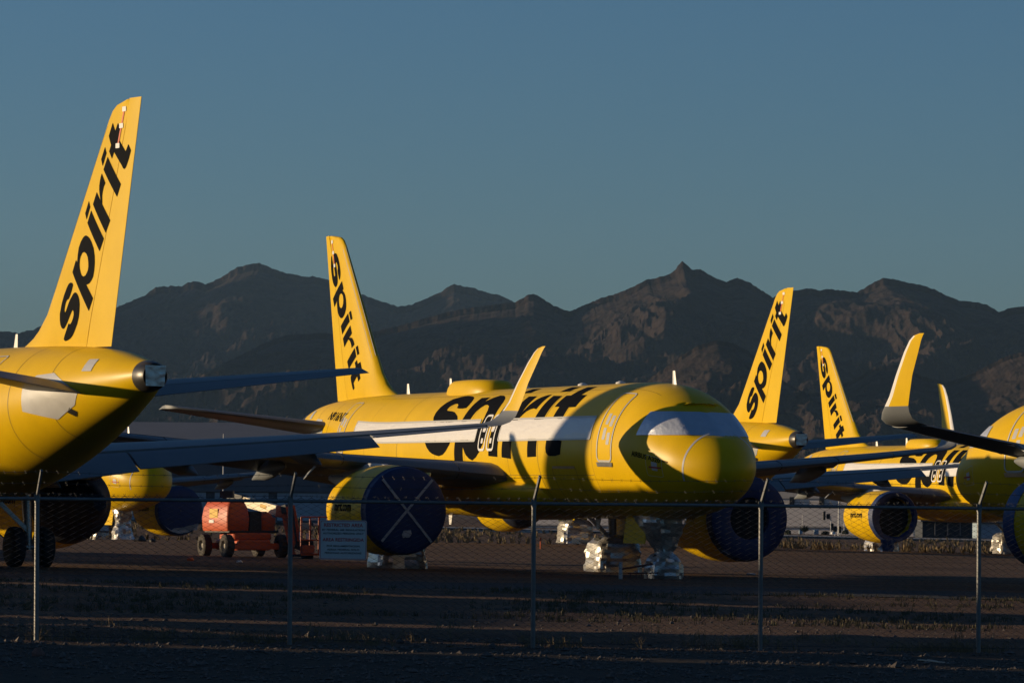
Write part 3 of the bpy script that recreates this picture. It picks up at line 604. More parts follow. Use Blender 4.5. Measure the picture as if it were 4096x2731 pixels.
# ---- covers that differ from airliner to airliner
def kid(k, name, side=None):
    out = [c for c in bpy.data.objects if c.parent == PLANES[k] and c.name.split('.')[0] == name]
    return out
def foil_bag(rings, name, par, seed, m=FOIL, n=30, amp=.12):
    """rings: (cx, cy, z, rx, ry, squareness)"""
    zs = [r_[2] for r_ in rings]; M = []
    for z in np.linspace(zs[0], zs[-1], max(8, int(abs(zs[-1]-zs[0])/.085))):
        o = np.argsort(zs); cx, cy, rx, ry, sq = [float(np.interp(z, np.array(zs)[o], np.array([r_[i] for r_ in rings])[o])) for i in (0, 1, 3, 4, 5)]; row = []
        for t in np.linspace(0, 2*pi, n, endpoint=False):
            c, s = math.cos(t), math.sin(t); e = 2/sq
            p = Vector((cx+rx*math.copysign(abs(c)**e, c), cy+ry*math.copysign(abs(s)**e, s), z))
            a = mnoise.noise(p*1.9+Vector((seed, 0, 0)))*.7+abs(mnoise.noise(p*4.4+Vector((0, seed, 0))))*1.2-.35
            row.append(p+Vector((c*a*amp, s*a*amp, mnoise.noise(p*4+Vector((0, 0, seed)))*amp*.3)))
        M.append(row)
    mb = MB(); mb.loft(M, cap0=True, cap1=True); return mb.build(name, m, par, 12, xf=LOC)
def main_bag(k, side, seed, h=1.22, rx=.78, ry=.80):
    return foil_bag([(17.71, 3.8*side, .02, rx*1.06, ry*1.04, 5), (17.71, 3.8*side, .3, rx, ry, 5), (17.71, 3.8*side, .95, rx*.92, ry*.95, 4), (17.7, 3.8*side, h-.06, rx*.72, ry*.7, 3), (17.68, 3.78*side, h, rx*.4, ry*.4, 2)], 'wheel_wrap', PLANES[k], seed)
def nose_bag(k, seed, style=0):
    if style == 0:
        foil_bag([(5.07, 0, .02, .52, .56, 3), (5.07, 0, .3, .55, .6, 2.6), (5.06, 0, .62, .46, .5, 2.4), (5.05, 0, .84, .24, .26, 2)], 'wheel_wrap', PLANES[k], seed)
        foil_bag([(5.05, 0, .80, .24, .26, 2), (5.1, 0, 1.1, .38, .4, 2.5), (5.3, 0, 1.6, .75, .62, 3), (5.4, 0, 1.88, .85, .66, 3)], 'strut_wrap', PLANES[k], seed+3)
    else:
        foil_bag([(5.07, 0, .02, .62, .62, 3), (5.07, 0, .5, .52, .52, 3), (5.05, 0, 1.0, .42, .42, 3), (5.1, 0, 1.86, .50, .5, 3)], 'strut_wrap', PLANES[k], seed, amp=.1)
def inlet_cover(k, side, style, seed=0):
    eng = [e for e in kid(k, 'engine') if (sum(v.co.y for v in e.data.vertices) < 0) == (side > 0)][0]
    cy, cz = ENG_Y*side, ENG_Z; B = lambda mb, name, m, s=None: mb.build(name, m, eng, s, xf=LOC)
    def skirt(depth): return [(11.50, 1.28), (11.53, 1.325), (11.65, 1.345), (11.85, 1.372), (11.6+depth, 1.372+.03*depth)]
    if style == 'cross':
        mb = MB(); mb.lathe([(11.44, .02), (11.45, .6), (11.47, 1.1)]+skirt(.16), (0, cy, cz), 'x', 56); o = B(mb, 'inlet_cover', BLUE, 40)
        mb = MB()
        for a in (49, 130):
            c, s = math.cos(R(a)), math.sin(R(a)); mb.bar((11.425, cy+1.26*c, cz+1.26*s), (11.425, cy-1.26*c, cz-1.26*s), .075, .02, up=(1, 0, 0))
        B(mb, 'tape_cross', TAPE)
        mb = MB(); mb.loft([[Vector((11.425, cy+y, cz+z)) for y, z in ((-.14, -.6), (.1, -.62), (.16, -.75), (.12, -.84), (-.1, -.82), (-.17, -.72))], [Vector((11.415, cy+y*.9, cz+z)) for y, z in ((-.14, -.6), (.1, -.62), (.16, -.75), (.12, -.84), (-.1, -.82), (-.17, -.72))]], cap1=True); B(mb, 'paper_note', TAPE)
    elif style == 'ring':
        mb = MB(); mb.lathe([(11.62, .66), (11.50, .68), (11.46, .80), (11.46, 1.1)]+skirt(.2), (0, cy, cz), 'x', 56); B(mb, 'inlet_cover', BLUE, 40)
        mb = MB(); mb.lathe([(11.66, .01), (11.62, .68)], (0, cy, cz), 'x', 40); B(mb, 'inlet_opening', HOLE)
    elif style == 'torn':
        mb = MB(); rings = []
        for t in np.linspace(0, 2*pi, 72, endpoint=False):
            a = mnoise.noise((math.cos(t)*2.2+seed, math.sin(t)*2.2, 0)); rin = 1.04+.10*a
            if side > 0: dl = max(0, math.sin(t-.1+pi/2*0)); rin -= .34*max(0, math.cos(t-R(20)))**2
            prof = [(11.66+.25*(1.25-rin), rin), (11.53, max(rin+.03, 1.14)), (11.52, 1.22)]+skirt(.30+.12*a)
            rings.append([Vector((x, cy+r_*math.cos(t), cz+r_*math.sin(t))) for x, r_ in prof])
        rings.append(rings[0]); mb.loft(rings, close=False); B(mb, 'inlet_cover', BLUE, 40)
        mb = MB(); mb.lathe([(12.2, .01), (12.1, 1.03)], (0, cy, cz), 'x', 40); B(mb, 'inlet_opening', HOLE)
        mb = MB(); rings = []
        for i in range(14):
            z = cz-1.18-(cz-1.18-.05)*i/13; w = .42+.05*math.sin(i*.9); rings.append([Vector((11.45+.05*i/13+.08*math.sin(j*1.7+i*.2), cy+side*.42-w+2*w*j/10, z)) for j in range(11)])
        mb.loft(rings, close=False); B(mb, 'hanging_tarp', BLUE2, 60)
    elif style == 'patched':
        mb = MB(); mb.lathe([(11.44, .02), (11.45, .6), (11.47, 1.1)]+skirt(.2), (0, cy, cz), 'x', 56); B(mb, 'inlet_cover', BLUE, 40)
        mb = MB(); pts = [(1.24*math.cos(R(a)), 1.24*math.sin(R(a))) for a in range(212, 321, 6)]; top = [(x, -.98+.07*math.sin(x*9)+.04*math.sin(x*23)) for x in np.linspace(.85, -.95, 12)]
        mb.add([Vector((11.43, cy+y, cz+z)) for y, z in pts+top], [tuple(range(len(pts)+len(top)))]); B(mb, 'pale_patch', TAPE)
    else:
        mb = MB(); mb.lathe([(11.44, .02), (11.45, .6), (11.47, 1.1)]+skirt(.55 if style == 'deep' else .2), (0, cy, cz), 'x', 56); B(mb, 'inlet_cover', BLUE2 if style == 'deep' else BLUE, 40)
def exhaust_cover(k, side):
    eng = [e for e in kid(k, 'engine') if (sum(v.co.y for v in e.data.vertices) < 0) == (side > 0)][0]
    mb = MB(); mb.lathe([(15.3, 1.21), (15.75, 1.12), (15.95, 1.08), (16.05, 1.0), (16.6, .66), (17.2, .5), (17.95, .2), (17.98, .01)], (0, ENG_Y*side, ENG_Z), 'x', 40); mb.build('exhaust_cover', NAVY, eng, 40, xf=LOC)
inlet_cover('A', 1, 'cross'); inlet_cover('A', -1, 'ring'); inlet_cover('D', 1, 'torn', 3); inlet_cover('D', -1, 'plain'); inlet_cover('G', -1, 'patched'); inlet_cover('G', 1, 'plain')
for k in 'BCE':
    inlet_cover(k, -1, 'deep' if k == 'E' else 'plain'); inlet_cover(k, 1, 'plain'); exhaust_cover(k, 1); exhaust_cover(k, -1)
main_bag('A', 1, 1.3); main_bag('A', -1, 4.1); nose_bag('A', 7.7)
main_bag('D', 1, 9.2); main_bag('D', -1, 11.9); nose_bag('D', 2.7, 1)
main_bag('G', -1, 15.5); main_bag('G', 1, 17.5); nose_bag('G', 21.3, 1)
main_bag('C', -1, 25.1); main_bag('C', 1, 27.7)
# registration and small writing on the middle airliner
def flank_text(k, txt, size, x, th, side=1, m=BLK, slant=0, name='registration'):
    t = text_mesh(txt, size, size*.02); o = MB(); o.f = t.f; s = 1 if side > 0 else -1
    o.v = [tuple(surf(x-s*(v[0]+slant*v[1]), side*(th-v[1]/2.02), .012)) for v in t.v]
    return o.build(name, m, PLANES[k], xf=LOC)
flank_text('A', 'N916NK', .62, 30.55, 1.12, slant=.15)
flank_text('A', 'AIRBUS A320', .24, 2.75, 1.62, name='type_lettering'); flank_text('A', 'neo', .15, 1.86, 1.58, name='type_lettering')
mb = MB(); flag = MB()
for i in range(5): ribbon(mb, [(30.9, 2.93+i*.11), (30.25, 2.93+i*.11)], .055, fmap(1, .012))
mb.build('flag_stripes', RED, PLANES['A'], xf=LOC); patch(flag, [(30.55, 2.9), (30.25, 2.9), (30.25, 3.2), (30.55, 3.2)], fmap(1, .016)); flag.build('flag_canton', BLUE, PLANES['A'], xf=LOC)
# ------------------------------------------------------------------ perimeter fence
FPIX = [(-1115, 1524, 1132, 51.7), (-510, 1510, 1139, 53.0), (83, 1498, 1145, 54.3), (665, 1489, 1150, 55.5), (1224, 1486, 1156, 56.6), (1746, 1482, 1161, 57.7), (2247, 1487, 1167, 58.75), (2745, 1488, 1173, 59.8), (3230, 1489, 1179, 60.85)]
KP = 4096/2352
GALV = mat('galvanised_steel', (.15, .15, .148), .5, metal=.45, var=.25, vscale=8)
WIRE = mat('fence_wire', (.028, .028, .03), .6)
posts = []
for u, vb, vt, Y in FPIX:
    b = at(u*KP, vb*KP, Y); t = at(u*KP, vt*KP, Y); posts.append((Vector((b.x, Y, ground_z(b.x, Y)-.05)), Vector((b.x, Y, t.z))))
FO = posts[4][0]
fence = tag(empty('chain_link_fence', FO), 'grey chain link perimeter fence with leaning barbed wire arms, across the whole foreground', 'fence')
def fbuild(mb, name, m, par=fence, smooth=40):
    o = FO; return mb.build(name, m, par, smooth, xf=lambda p: Vector(p)-o)
fn = Vector((.33, -.944, 0)).normalized(); arms = []
for b, t in posts:
    mb = MB(); mb.tube([b, t+Vector((0, 0, -.01))], .031, 14); mb.lathe([(-.05, .036), (.02, .037), (.05, .02), (.06, .002)], t, 'z', 14); p = fbuild(mb, 'post', GALV)
    tip = t+fn*.24+Vector((0, 0, .36)); arms.append((t+Vector((0, 0, .03)), tip))
    mb = MB(); mb.bar(arms[-1][0], tip, .028, .045, up=fn); mb.box(t+Vector((0, 0, .035)), (.07, .07, .05)); fbuild(mb, 'barb_arm', GALV, p)
for i in range(len(posts)-1):
    mb = MB(); mb.tube([posts[i][1], posts[i+1][1]], .024, 10); fbuild(mb, 'top_rail', GALV)
    # woven mesh of this bay: zigzag wires
    (b0, t0), (b1, t1) = posts[i], posts[i+1]; L = (t1-t0).length; n = int(round(L/.072)); mb = MB(); hc = .072
    for j in range(n):
        zt = t0.z+(t1.z-t0.z)*(j+.5)/n+.045; zb = min(b0.z+(b1.z-b0.z)*(j+.5)/n+.10, zt-1); m_ = int((zt-zb)/(hc/2)); pts = []
        for q in range(m_+1):
            sg_ = 1 if (q+j) % 2 else -1; f = (j+.5+.53*sg_)/n; P = t0.lerp(t1, f); sag = .012*mnoise.noise((f*7+i*5, q*.15, 0))
            pts.append(Vector((P.x, P.y+sag+.004*sg_, zt-q*hc/2)))
        mb.tube(pts, .0044, 3, False)
        a = pts[0]; 
        mb.tube([a+Vector((-.014, 0, .028)), a+Vector((0, 0, 0)), a+Vector((.014, 0, .028))], .002, 3, False)
    fbuild(mb, 'mesh_panel', WIRE, smooth=None)
for k in (.12, .52, .95):
    mb = MB()
    for i in range(len(arms)-1):
        a = arms[i][0].lerp(arms[i][1], k); b = arms[i+1][0].lerp(arms[i+1][1], k); n = 24
        P = [a.lerp(b, j/n)-Vector((0, 0, .03*math.sin(pi*j/n)+.004*mnoise.noise((j*.7, k*9, i)))) for j in range(n+1)]
        mb.tube(P, .0026, 4, False)
        for j in range(n):
            c = P[j].lerp(P[j+1], .5); r_ = random.uniform(0, pi)
            for d in (Vector((.012, .02*math.sin(r_), .026)), Vector((-.016, .02*math.cos(r_), .022))): mb.tube([c-d, c+d], .0014, 3, False)
    fbuild(mb, 'barbed_wire', WIRE, smooth=None)
mb = MB(); mb.tube([b+Vector((0, -.01, .12)) for b, t in posts], .003, 4, False); fbuild(mb, 'tension_wire', WIRE)

# warning sign wired to the fence
def fence_pt(u, v):
    for i in range(len(posts)-1):
        if FPIX[i][0] <= u/KP <= FPIX[i+1][0]: break
    f = (u/KP-FPIX[i][0])/(FPIX[i+1][0]-FPIX[i][0]); return at(u, v, FPIX[i][3]*(1-f)+FPIX[i+1][3]*f-.03)
c0, c1, c2 = fence_pt(1279, 2078), fence_pt(1467, 2081), fence_pt(1277, 2236)
sx = (c1-c0).normalized(); sw = (c1-c0).length; sh = (c0-c2).length; ctr = c0.lerp(c1, .5)-Vector((0, 0, sh/2))
ang = math.atan2(sx.y, sx.x); sign = tag(empty('warning_sign', ctr, ang), 'white RESTRICTED AREA / AREA RESTRINGIDA sign hung on the fence mesh', 'sign')
sign.rotation_euler.y = -math.asin(sx.z)
SW = mat('sign_white', (.50, .48, .46), .5, var=.06, vscale=6); SR = mat('sign_red', (.42, .025, .025), .5); SK = mat('sign_black', (.02, .02, .022), .5)
def plate(w, h, r, y0, y1):
    P = rrect(-w/2, w/2, -h/2, h/2, r); mb = MB(); mb.loft([[Vector((x, y, z)) for x, z in P] for y in (y0, y1)], cap0=True, cap1=True); return mb
plate(sw, sh, .03, 0, -.004).build('panel', SW, sign)
mb = MB(); P = rrect(-sw/2+.008, sw/2-.008, -sh/2+.008, sh/2-.008, .026); Q = rrect(-sw/2+.014, sw/2-.014, -sh/2+.014, sh/2-.014, .022)
mb.loft([[Vector((x, -.0055, z)) for x, z in P], [Vector((x, -.0055, z)) for x, z in Q]]); mb.build('border', SR, sign)
for txt, wd, yc, hh, m, nm in (('RESTRICTED AREA', .83, .125, .092, SR, 'heading'), ('BY FEDERAL AIR REGULATION', .90, .245, .050, SK, 'wording'), ('AUTHORIZED PERSONS ONLY', .87, .335, .050, SK, 'wording'),
    ('AREA RESTRINGIDA', .88, .495, .088, SR, 'heading'), ('POR REGLAMENTACION', .70, .655, .050, SK, 'wording'), ('AEREA FEDERAL SOLO', .69, .745, .050, SK, 'wording'), ('PERSONAS AUTORIZADAS', .78, .830, .050, SK, 'wording')):
    t = text_mesh(txt, .1, .0022); vv = np.array(t.v); mn, mx = vv.min(0), vv.max(0); s1 = wd*sw/(mx[0]-mn[0]); s2 = hh*sh/(mx[1]-mn[1])
    t.v = [((x-(mn[0]+mx[0])/2)*s1, -.0062, sh/2-yc*sh-(sh*hh/2)+(y-mn[1])*s2-0.0) for x, y, _ in t.v]; t.build(nm, m, sign)
for sx_ in (-1, 1):
    mb = MB(); mb.tube([(sx_*sw*.47, -.012, sh*.45), (sx_*sw*.47, .04, sh*.47)], .003, 5); mb.build('wire_tie', WIRE, sign)

# ------------------------------------------------------------------ orange boom lift
LY = 158.0; lp = at(1100, 2229, LY); lz = ground_z(lp.x, LY)
LO = mat('lift_orange', (.50, .082, .020), .5, var=.15, vscale=2); LC = mat('lift_cream', (.78, .64, .40), .5, var=.1, vscale=3); LK = mat('lift_black', (.02, .02, .02), .6); LH = mat('lift_hub', (.30, .27, .22), .5, var=.2, vscale=8)
DT = mat('dusty_tyre', (.05, .042, .034), .9, var=.4, vscale=9); YST = mat('hazard_sticker', (.62, .36, .03), .6)
lift = tag(empty('boom_lift', (lp.x, LY, lz)), 'orange boom lift with cream arm and muddy tyres, parked behind the sign', 'boom lift')
U = 106.0                                   # photo pixels per metre at the lift
def lq(x, y, d=0): return Vector(((780+x/3.36-1100)/U, d, (2229-(1950+y/3.36))/U))     # x, y in the detail crop
fw = Vector((.42, -.907, 0)); lw = Vector((-.907, -.42, 0))
def ob(mb, name, m, par=lift, s=30): return mb.build(name, m, par, s)
rotL = Matrix((( -lw.x, fw.x, 0), (-lw.y, fw.y, 0), (0, 0, 1)))   # local x = to the right side, y = forward
base_c = Vector((-1.19, 0, 0))
LT = lambda x, y, z: base_c+rotL @ Vector((x, y, z))
mb = MB(); mb.bbox(LT(0, 0, .46), (1.25, 2.5, .38), .05, rotL); mb.bbox(LT(0, .25, .77), (1.5, 1.5, .28), .05, rotL); ob(mb, 'chassis', LO)
for sy in (-1, 1): mb = MB(); mb.bar(LT(-.95, sy*1.15, .42), LT(.95, sy*1.15, .42), .2, .22); ob(mb, 'axle', LO)
for sx_ in (-1, 1):
    for sy in (-1, 1):
        mb = MB(); rings = []
        for k in range(48):
            t = 2*pi*k/48; lug = .022 if k % 3 == 0 else 0; ring = []
            for x, r_ in ((-.16, .20), (-.165, .36), (-.13, .405+lug), (-.02, .415+lug), (.02, .415+lug*.3), (.13, .405+lug), (.165, .36), (.16, .20)):
                ring.append(LT(sx_*1.07+x, sy*1.15+r_*math.cos(t), .43+r_*math.sin(t)))
            rings.append(ring)
        rings.append(rings[0]); mb.loft(rings, close=False); w = ob(mb, 'wheel', DT)
        mb = MB(); n = 28
        mb.loft([[LT(sx_*(1.07+x), sy*1.15+r_*math.cos(t), .43+r_*math.sin(t)) for t in np.linspace(0, 2*pi, n, endpoint=False)] for x, r_ in ((.13, .22), (.06, .20), (.05, .09), (.10, .085), (.11, .01))]); ob(mb, 'wheel_hub', LH, w)
# turntable hoods, yawed a little against the chassis
ty = R(8); TT = Matrix.Rotation(ty, 3, 'Z') @ rotL
def TQ(x, y, z): return base_c+TT @ Vector((x, y, z))
def hood(x0, x1, y0, y1, z0, z1, name, m):
    mb = MB(); rings = []
    for z, q in ((z0, .03), (z0+.06, 0), (z0+.5, -.02), (z1-.30, .03), (z1-.08, .13), (z1, .26)):
        a, b, c, d = x0+q, x1-q, y0+q, y1-q*.8; r_ = .12; P = rrect(a, b, c, d, r_, 4); rings.append([TQ(x, y, z) for x, y in P])
    mb.loft(rings, cap0=True, cap1=True); return ob(mb, name, m, lift, 35)
h1 = hood(-1.12, -.20, -1.15, .85, .97, 2.12, 'engine_hood', LO); h2 = hood(.32, .98, -.75, .75, .97, 1.70, 'tank_hood', LO)
mb = MB(); mb.bbox(TQ(0, -.1, .95), (2.1, 1.9, .09), .02, TT); mb.bbox(TQ(.06, .1, 1.33), (.52, 1.5, .75), .03, TT); ob(mb, 'turntable', LK)
mb = MB(); mb.box(TQ(-1.135, -.20, 1.62), (.012, .62, .34), TT); ob(mb, 'hazard_label', YST, h1)
mb = MB(); mb.box(TQ(-1.145, -.35, 1.33), (.012, .36, .12), TT); ob(mb, 'data_plate', WHITE, h1)
# boom, jib and basket
p0 = lq(420, 145, 2.2); p1 = lq(1140, 325, .2)
mb = MB(); mb.bar(p0+(p1-p0)*.16, p1, .30, .36); bo = ob(mb, 'boom', LC)
mb = MB(); mb.bar(p0+(p1-p0)*.02, p0+(p1-p0)*.30, .36, .42); mb.bar(lq(345, 110, .25), lq(520, 110, .2), .34, .26); mb.bar(lq(395, 110, .3), lq(400, 250, .35), .2, .14); mb.tube([lq(560, 190, .1), lq(640, 260, -.1), lq(700, 330, -.25), lq(690, 420, -.2)], .07, 8); ob(mb, 'boom_pivot', LK)
mb = MB(); q = p0.lerp(p1, .72); dd = (p1-p0).normalized(); nn = Vector((0, -1, 0)); nn = (nn-dd*nn.dot(dd)).normalized()
mb.bar(q+nn*.155-dd*.17, q+nn*.155+dd*.17, .01, .14, up=(0, 0, 1)); ob(mb, 'boom_label', YST, bo)
mb = MB(); mb.bar(p1-dd*.05, p1+dd*.30, .36, .42); mb.bar(lq(1195, 280, -.8), lq(1330, 900, -.95), .16, .22); mb.bar(lq(1290, 260, -1.0), lq(1395, 770, -1.1), .18, .34); ob(mb, 'jib', LO)
mb = MB(); mb.bar(lq(1210, 250, -.9), lq(1235, 350, -.95), .2, .24); mb.tube([lq(1320, 260, -1.05), lq(1350, 500, -1.2), lq(1390, 800, -1.2)], .04, 6); mb.bar(lq(1365, 760, -1.1), lq(1470, 800, -1.1), .22, .3); mb.bbox(lq(1520, 830, -1.1), (.45, .3, .75), .03); mb.bar(lq(1300, 905, -1.05), lq(1480, 905, -1.1), .12, .1); ob(mb, 'jib_linkage', LK)
mb = MB(); X0, X1 = lq(1445, 0).x, lq(1790, 0).x; Z0, Z1, Zm = lq(0, 880).z, lq(0, 400).z, lq(0, 700).z
for y in (-1.75, -1.0):
    for z in (Z0, Zm, Z1): mb.tube([(X0, y, z), (X1, y, z)], .022, 7)
    for x in np.linspace(X0, X1, 4): mb.tube([(x, y, Z0), (x, y, Z1)], .02, 7)
for x in (X0, X1):
    for z in (Z0, Zm, Z1): mb.tube([(x, -1.75, z), (x, -1.0, z)], .022, 7)
mb.box(((X0+X1)/2, -1.375, Z0-.03), (X1-X0, .75, .06)); mb.box((X0+.28, -1.77, (Z0+lq(0, 790).z)/2+.05), (.45, .02, .28)); bk = ob(mb, 'basket', LO)
mb = MB(); mb.bbox(lq(1500, 525, -1.6), (.34, .25, .26), .03); ob(mb, 'control_box', STEEL, bk)
for a_, b_, r__ in ((lq(1540, 440, -1.5), lq(1640, 425, -1.4), .03), (lq(1430, 590, -1.3), lq(1430, 700, -1.3), .045), (lq(1525, 610, -1.45), lq(1525, 690, -1.45), .04), (lq(1600, 495, -1.4), lq(1670, 500, -1.4), .05)):
    mb = MB(); mb.tube([a_, b_], r__, 8); ob(mb, 'hose', WHITE, bk)

# ------------------------------------------------------------------ buildings beyond the apron
def frame_box(x0, x1, y0, y1, z0, z1): mb = MB(); mb.box(((x0+x1)/2, (y0+y1)/2, (z0+z1)/2), (x1-x0, y1-y0, z1-z0)); return mb
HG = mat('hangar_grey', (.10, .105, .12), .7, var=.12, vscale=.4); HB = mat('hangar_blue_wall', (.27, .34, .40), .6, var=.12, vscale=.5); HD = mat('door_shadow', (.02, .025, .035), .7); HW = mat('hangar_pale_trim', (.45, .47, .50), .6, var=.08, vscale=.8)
HY = 430.0; px = lambda u, Y: (u-CX)/F*Y
hz = at(1000, 2112, HY).z; zt = lambda u, v, Y: at(u, v, Y).z
hang = tag(empty('hangar', (px(950, HY), HY, hz)), 'long dark hangar with bluish lower wall, behind the orange lift', 'hangar')
def hb(mb, name, m, par=hang, s=None):
    o = Vector(par.location if par is hang else hang.location); return mb.build(name, m, par, s, xf=lambda p: p-o)
xa, xb = px(-300, HY), px(1368, HY); z1 = zt(900, 1800, HY); z2 = zt(900, 1966, HY); z3 = zt(900, 2082, HY)
hb(frame_box(xa, xb, HY+.5, HY+40, hz-1, z1), 'wall', HG)
mb = MB()
for i in range(7):
    a = xb-.6-(i+1)*6.3+.35; mb.box((a+2.7, HY+.42, (z2+z3)/2), (5.4, .24, z2-z3-.15))
hb(mb, 'bay_door', HB)
mb = MB(); mb.box(((xa+xb)/2, HY+.3, z2+.12), (xb-xa, .5, .22)); mb.box(((xa+xb)/2, HY+.3, z3-.05), (xb-xa, .5, .18)); hb(mb, 'trim', HG)
hb(frame_box(xb-.6, xb+1.6, HY-.3, HY+3, hz-1, zt(1380, 1905, HY)), 'pilaster', HB)
mb = MB(); mb.loft([[Vector((x, y, z)) for x in (xa-.4,)] + [Vector((xb+.4, y, z))] for y, z in ((HY-.4, z1), (HY-.4, z1+.3), (HY+20, z1+3.2), (HY+40.4, z1+.3), (HY+40.4, z1))], close=False); hb(mb, 'roof', HG)
# unseen blocks added past the left edge shade the foreground; gaps let sun through
for i, (ya, yb, h_) in enumerate(((20, 59.2, 7.6), (60.5, 63.8, 7.6), (64.7, 71.5, 7.6), (73.9, 86.5, 5.9), (86.8, 94, 7.6), (95.3, 123, 6.8))):
    z = float(gz(-45, (ya+yb)/2)); e = tag(empty('shade_block', (-46.5, (ya+yb)/2, z)), 'grey shade block added outside the picture beyond the left edge', 'shed', 'added shade blocks beyond the left edge')
    mb = MB(); mb.box((0, 0, h_/2-.4), (3, yb-ya, h_+.8)); mb.build('wall', HG, e); mb = MB(); mb.loft([[(-1.7, y, h_+.01), (0, y, h_+.25), (1.7, y, h_+.01)] for y in ((ya-yb)/2-.1, (yb-ya)/2+.1)], close=False); mb.build('roof', HB, e)
kb = MB(); kb.box((px(300, 405), 405.0, zt(600, 2118, 405)), (90, .5, .32)); tag(kb.build('kerb', mat('kerb_concrete', (.36, .35, .33), .8, var=.15, vscale=.6)), kind='structure')

WY = 555.0; WP = mat('warehouse_panel', (.62, .56, .52), .75, var=.07, vscale=.35); WU = mat('warehouse_upper', (.40, .37, .35), .75, var=.07, vscale=.35); WN = mat('warehouse_window', (.015, .016, .02), .3)
wz = at(3200, 2140, WY).z; WYAW = R(-14)
wh = tag(empty('warehouse', (px(2800, WY), WY, wz), WYAW), 'wide beige tilt-up warehouse with dark square windows, beyond the apron at right', 'warehouse')
def wb(mb, name, m, par=wh): o = wh.location.copy(); return mb.build(name, m, par, None, xf=lambda p: p-o)
xa, xb = px(2010, WY), px(3660, WY); zl, zm, zu, zr = zt(3250, 2140, WY)-1, zt(3250, 2104, WY), zt(3250, 1994, WY), zt(3250, 1850, WY)
wb(frame_box(xa, xb, WY, WY+60, zl, zm-.1), 'lower_wall', WP); wb(frame_box(xa, xb, WY-.15, WY+60, zm+.02, zu), 'panel_wall', WP)
wb(frame_box(xa-.2, xb+.2, WY-.25, WY+60.2, zm-.13, zm+.05), 'ledge', WU); wb(frame_box(xa-.1, xb+.1, WY-.32, WY+60, zu+.01, zr), 'parapet', WU)
for u in range(2070, 3660, 120):
    cx = px(u+24, WY); z0, z1 = zt(u, 2017, WY), zt(u, 1987, WY)
    wnd = wb(frame_box(cx-.31, cx+.31, WY-.36, WY-.1, z0, z1), 'window', WN)
dk = tag(empty('shed', (px(3800, 520), 520, 0)), 'low dark shed with open bays under the right airliner', 'shed')
sz = zt(3800, 2140, 520); sb = lambda mb, n, m: mb.build(n, m, dk, None, xf=lambda p: p-Vector((px(3800, 520), 520, 0)))
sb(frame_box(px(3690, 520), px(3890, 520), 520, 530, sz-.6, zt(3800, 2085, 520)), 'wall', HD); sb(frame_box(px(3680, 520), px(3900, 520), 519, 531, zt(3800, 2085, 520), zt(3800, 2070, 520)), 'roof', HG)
mb = MB()
for u in (3740, 3790, 3840, 3885): mb.box((px(u, 520), 519.6, (sz+zt(u, 2085, 520))/2), (.12, .2, zt(u, 2085, 520)-sz))
sb(mb, 'bay_post', HG)
b2 = tag(empty('blue_shed', (px(4010, 540), 540, 0)), 'low plain blue building beside the dark shed, at the right edge', 'shed')
o2 = Vector((px(4010, 540), 540, 0)); s2 = zt(4000, 2145, 540)
frame_box(px(3912, 540), px(4240, 540), 540, 552, s2-.6, zt(4000, 2092, 540)).build('wall', HB, b2, xf=lambda p: p-o2); frame_box(px(3905, 540), px(4250, 540), 539.6, 552.4, zt(4000, 2092, 540)+.004, zt(4000, 2086, 540)).build('roof', HG, b2, xf=lambda p: p-o2)
# road strip in front of the warehouse
mb = MB(); rd = []
for y0 in (452, 500): rd.append([Vector((x, y0, float(gz(x, y0))+.012+.05)) for x in np.linspace(-60, 80, 30)])
mb.loft(rd, close=False); tag(mb.build('road', mat('road_grey', (.17, .16, .155), .85, var=.2, vscale=.5)), kind='structure')

# street furniture on the road
PG = mat('pole_grey', (.40, .40, .40), .5, metal=.3); TB = mat('signal_black', (.012, .012, .012), .6)
def c8(x, y): return 2900+x/3.92, 1900+y/3.92
def pole(name, x, yb, yt, Y, label, cat, arm=None, r=.07):
    u, vb = c8(x, yb); _, vt = c8(x, yt); b = at(u, vb, Y); t = at(u, vt, Y); e = tag(empty(name, (b.x, Y, b.z)), label, cat); h = t.z-b.z
    mb = MB(); mb.tube([(0, 0, -.3), (0, 0, h)], [r, r*.6], 10); mb.build('pole', PG, e, 40)
    if arm:
        L = arm/3.92/F*Y; mb = MB(); mb.tube([(0, 0, h-.3), (L*.25, 0, h+.10), (L*.6, 0, h+.28), (L, 0, h+.30)], .035, 8); mb.build('arm', PG, e, 40)
        mb = MB(); mb.bbox((L*1.05, 0, h+.27), (.36, .16, .10), .02); mb.build('lamp_head', PG, e)
    return e, h
pole('street_lamp', 1780, 905, 300, 500, 'tall pale street lamp with curved arm, in front of the warehouse', 'street lamp', -80, .09)
pole('thin_pole', 1214, 880, 622, 520, 'thin pole standing behind a spiky shrub, left of the signals', 'pole', None, .05)
pole('thin_pole', 1868, 880, 620, 520, 'thin pole right of the tall street lamp', 'pole', None, .05)
def signal(x0, y0, x1, y1, heads, label, Y=495, px_=None):
    u0, v0 = c8(x0, y0); u1, v1 = c8(x1, y1); a = at(u0, v0, Y); b = at(u1, v1, Y); e = tag(empty('traffic_signal', (b.x, Y, b.z)), label, 'traffic light')
    for (fx, fz, w, h) in heads:
        c = Vector((a.x+(b.x-a.x)*fx-b.x, 0, (a.z-b.z)*fz)); mb = MB(); mb.bbox(c, (w, .25, h), .04); hd = mb.build('signal_head', TB, e)
        mb = MB()
        for k in (-1, 0, 1): mb.lathe([(-.20, .09), (-.12, .09)], c+Vector((0, 0, k*h*.3)), 'y', 12)
        mb.build('visor', TB, hd)
    return e
s1 = signal(1540, 570, 1645, 700, ((.15, .5, .30, 1.0), (.75, .42, .42, .62)), 'dark traffic signal hanging from a mast arm, seen against the pale warehouse')
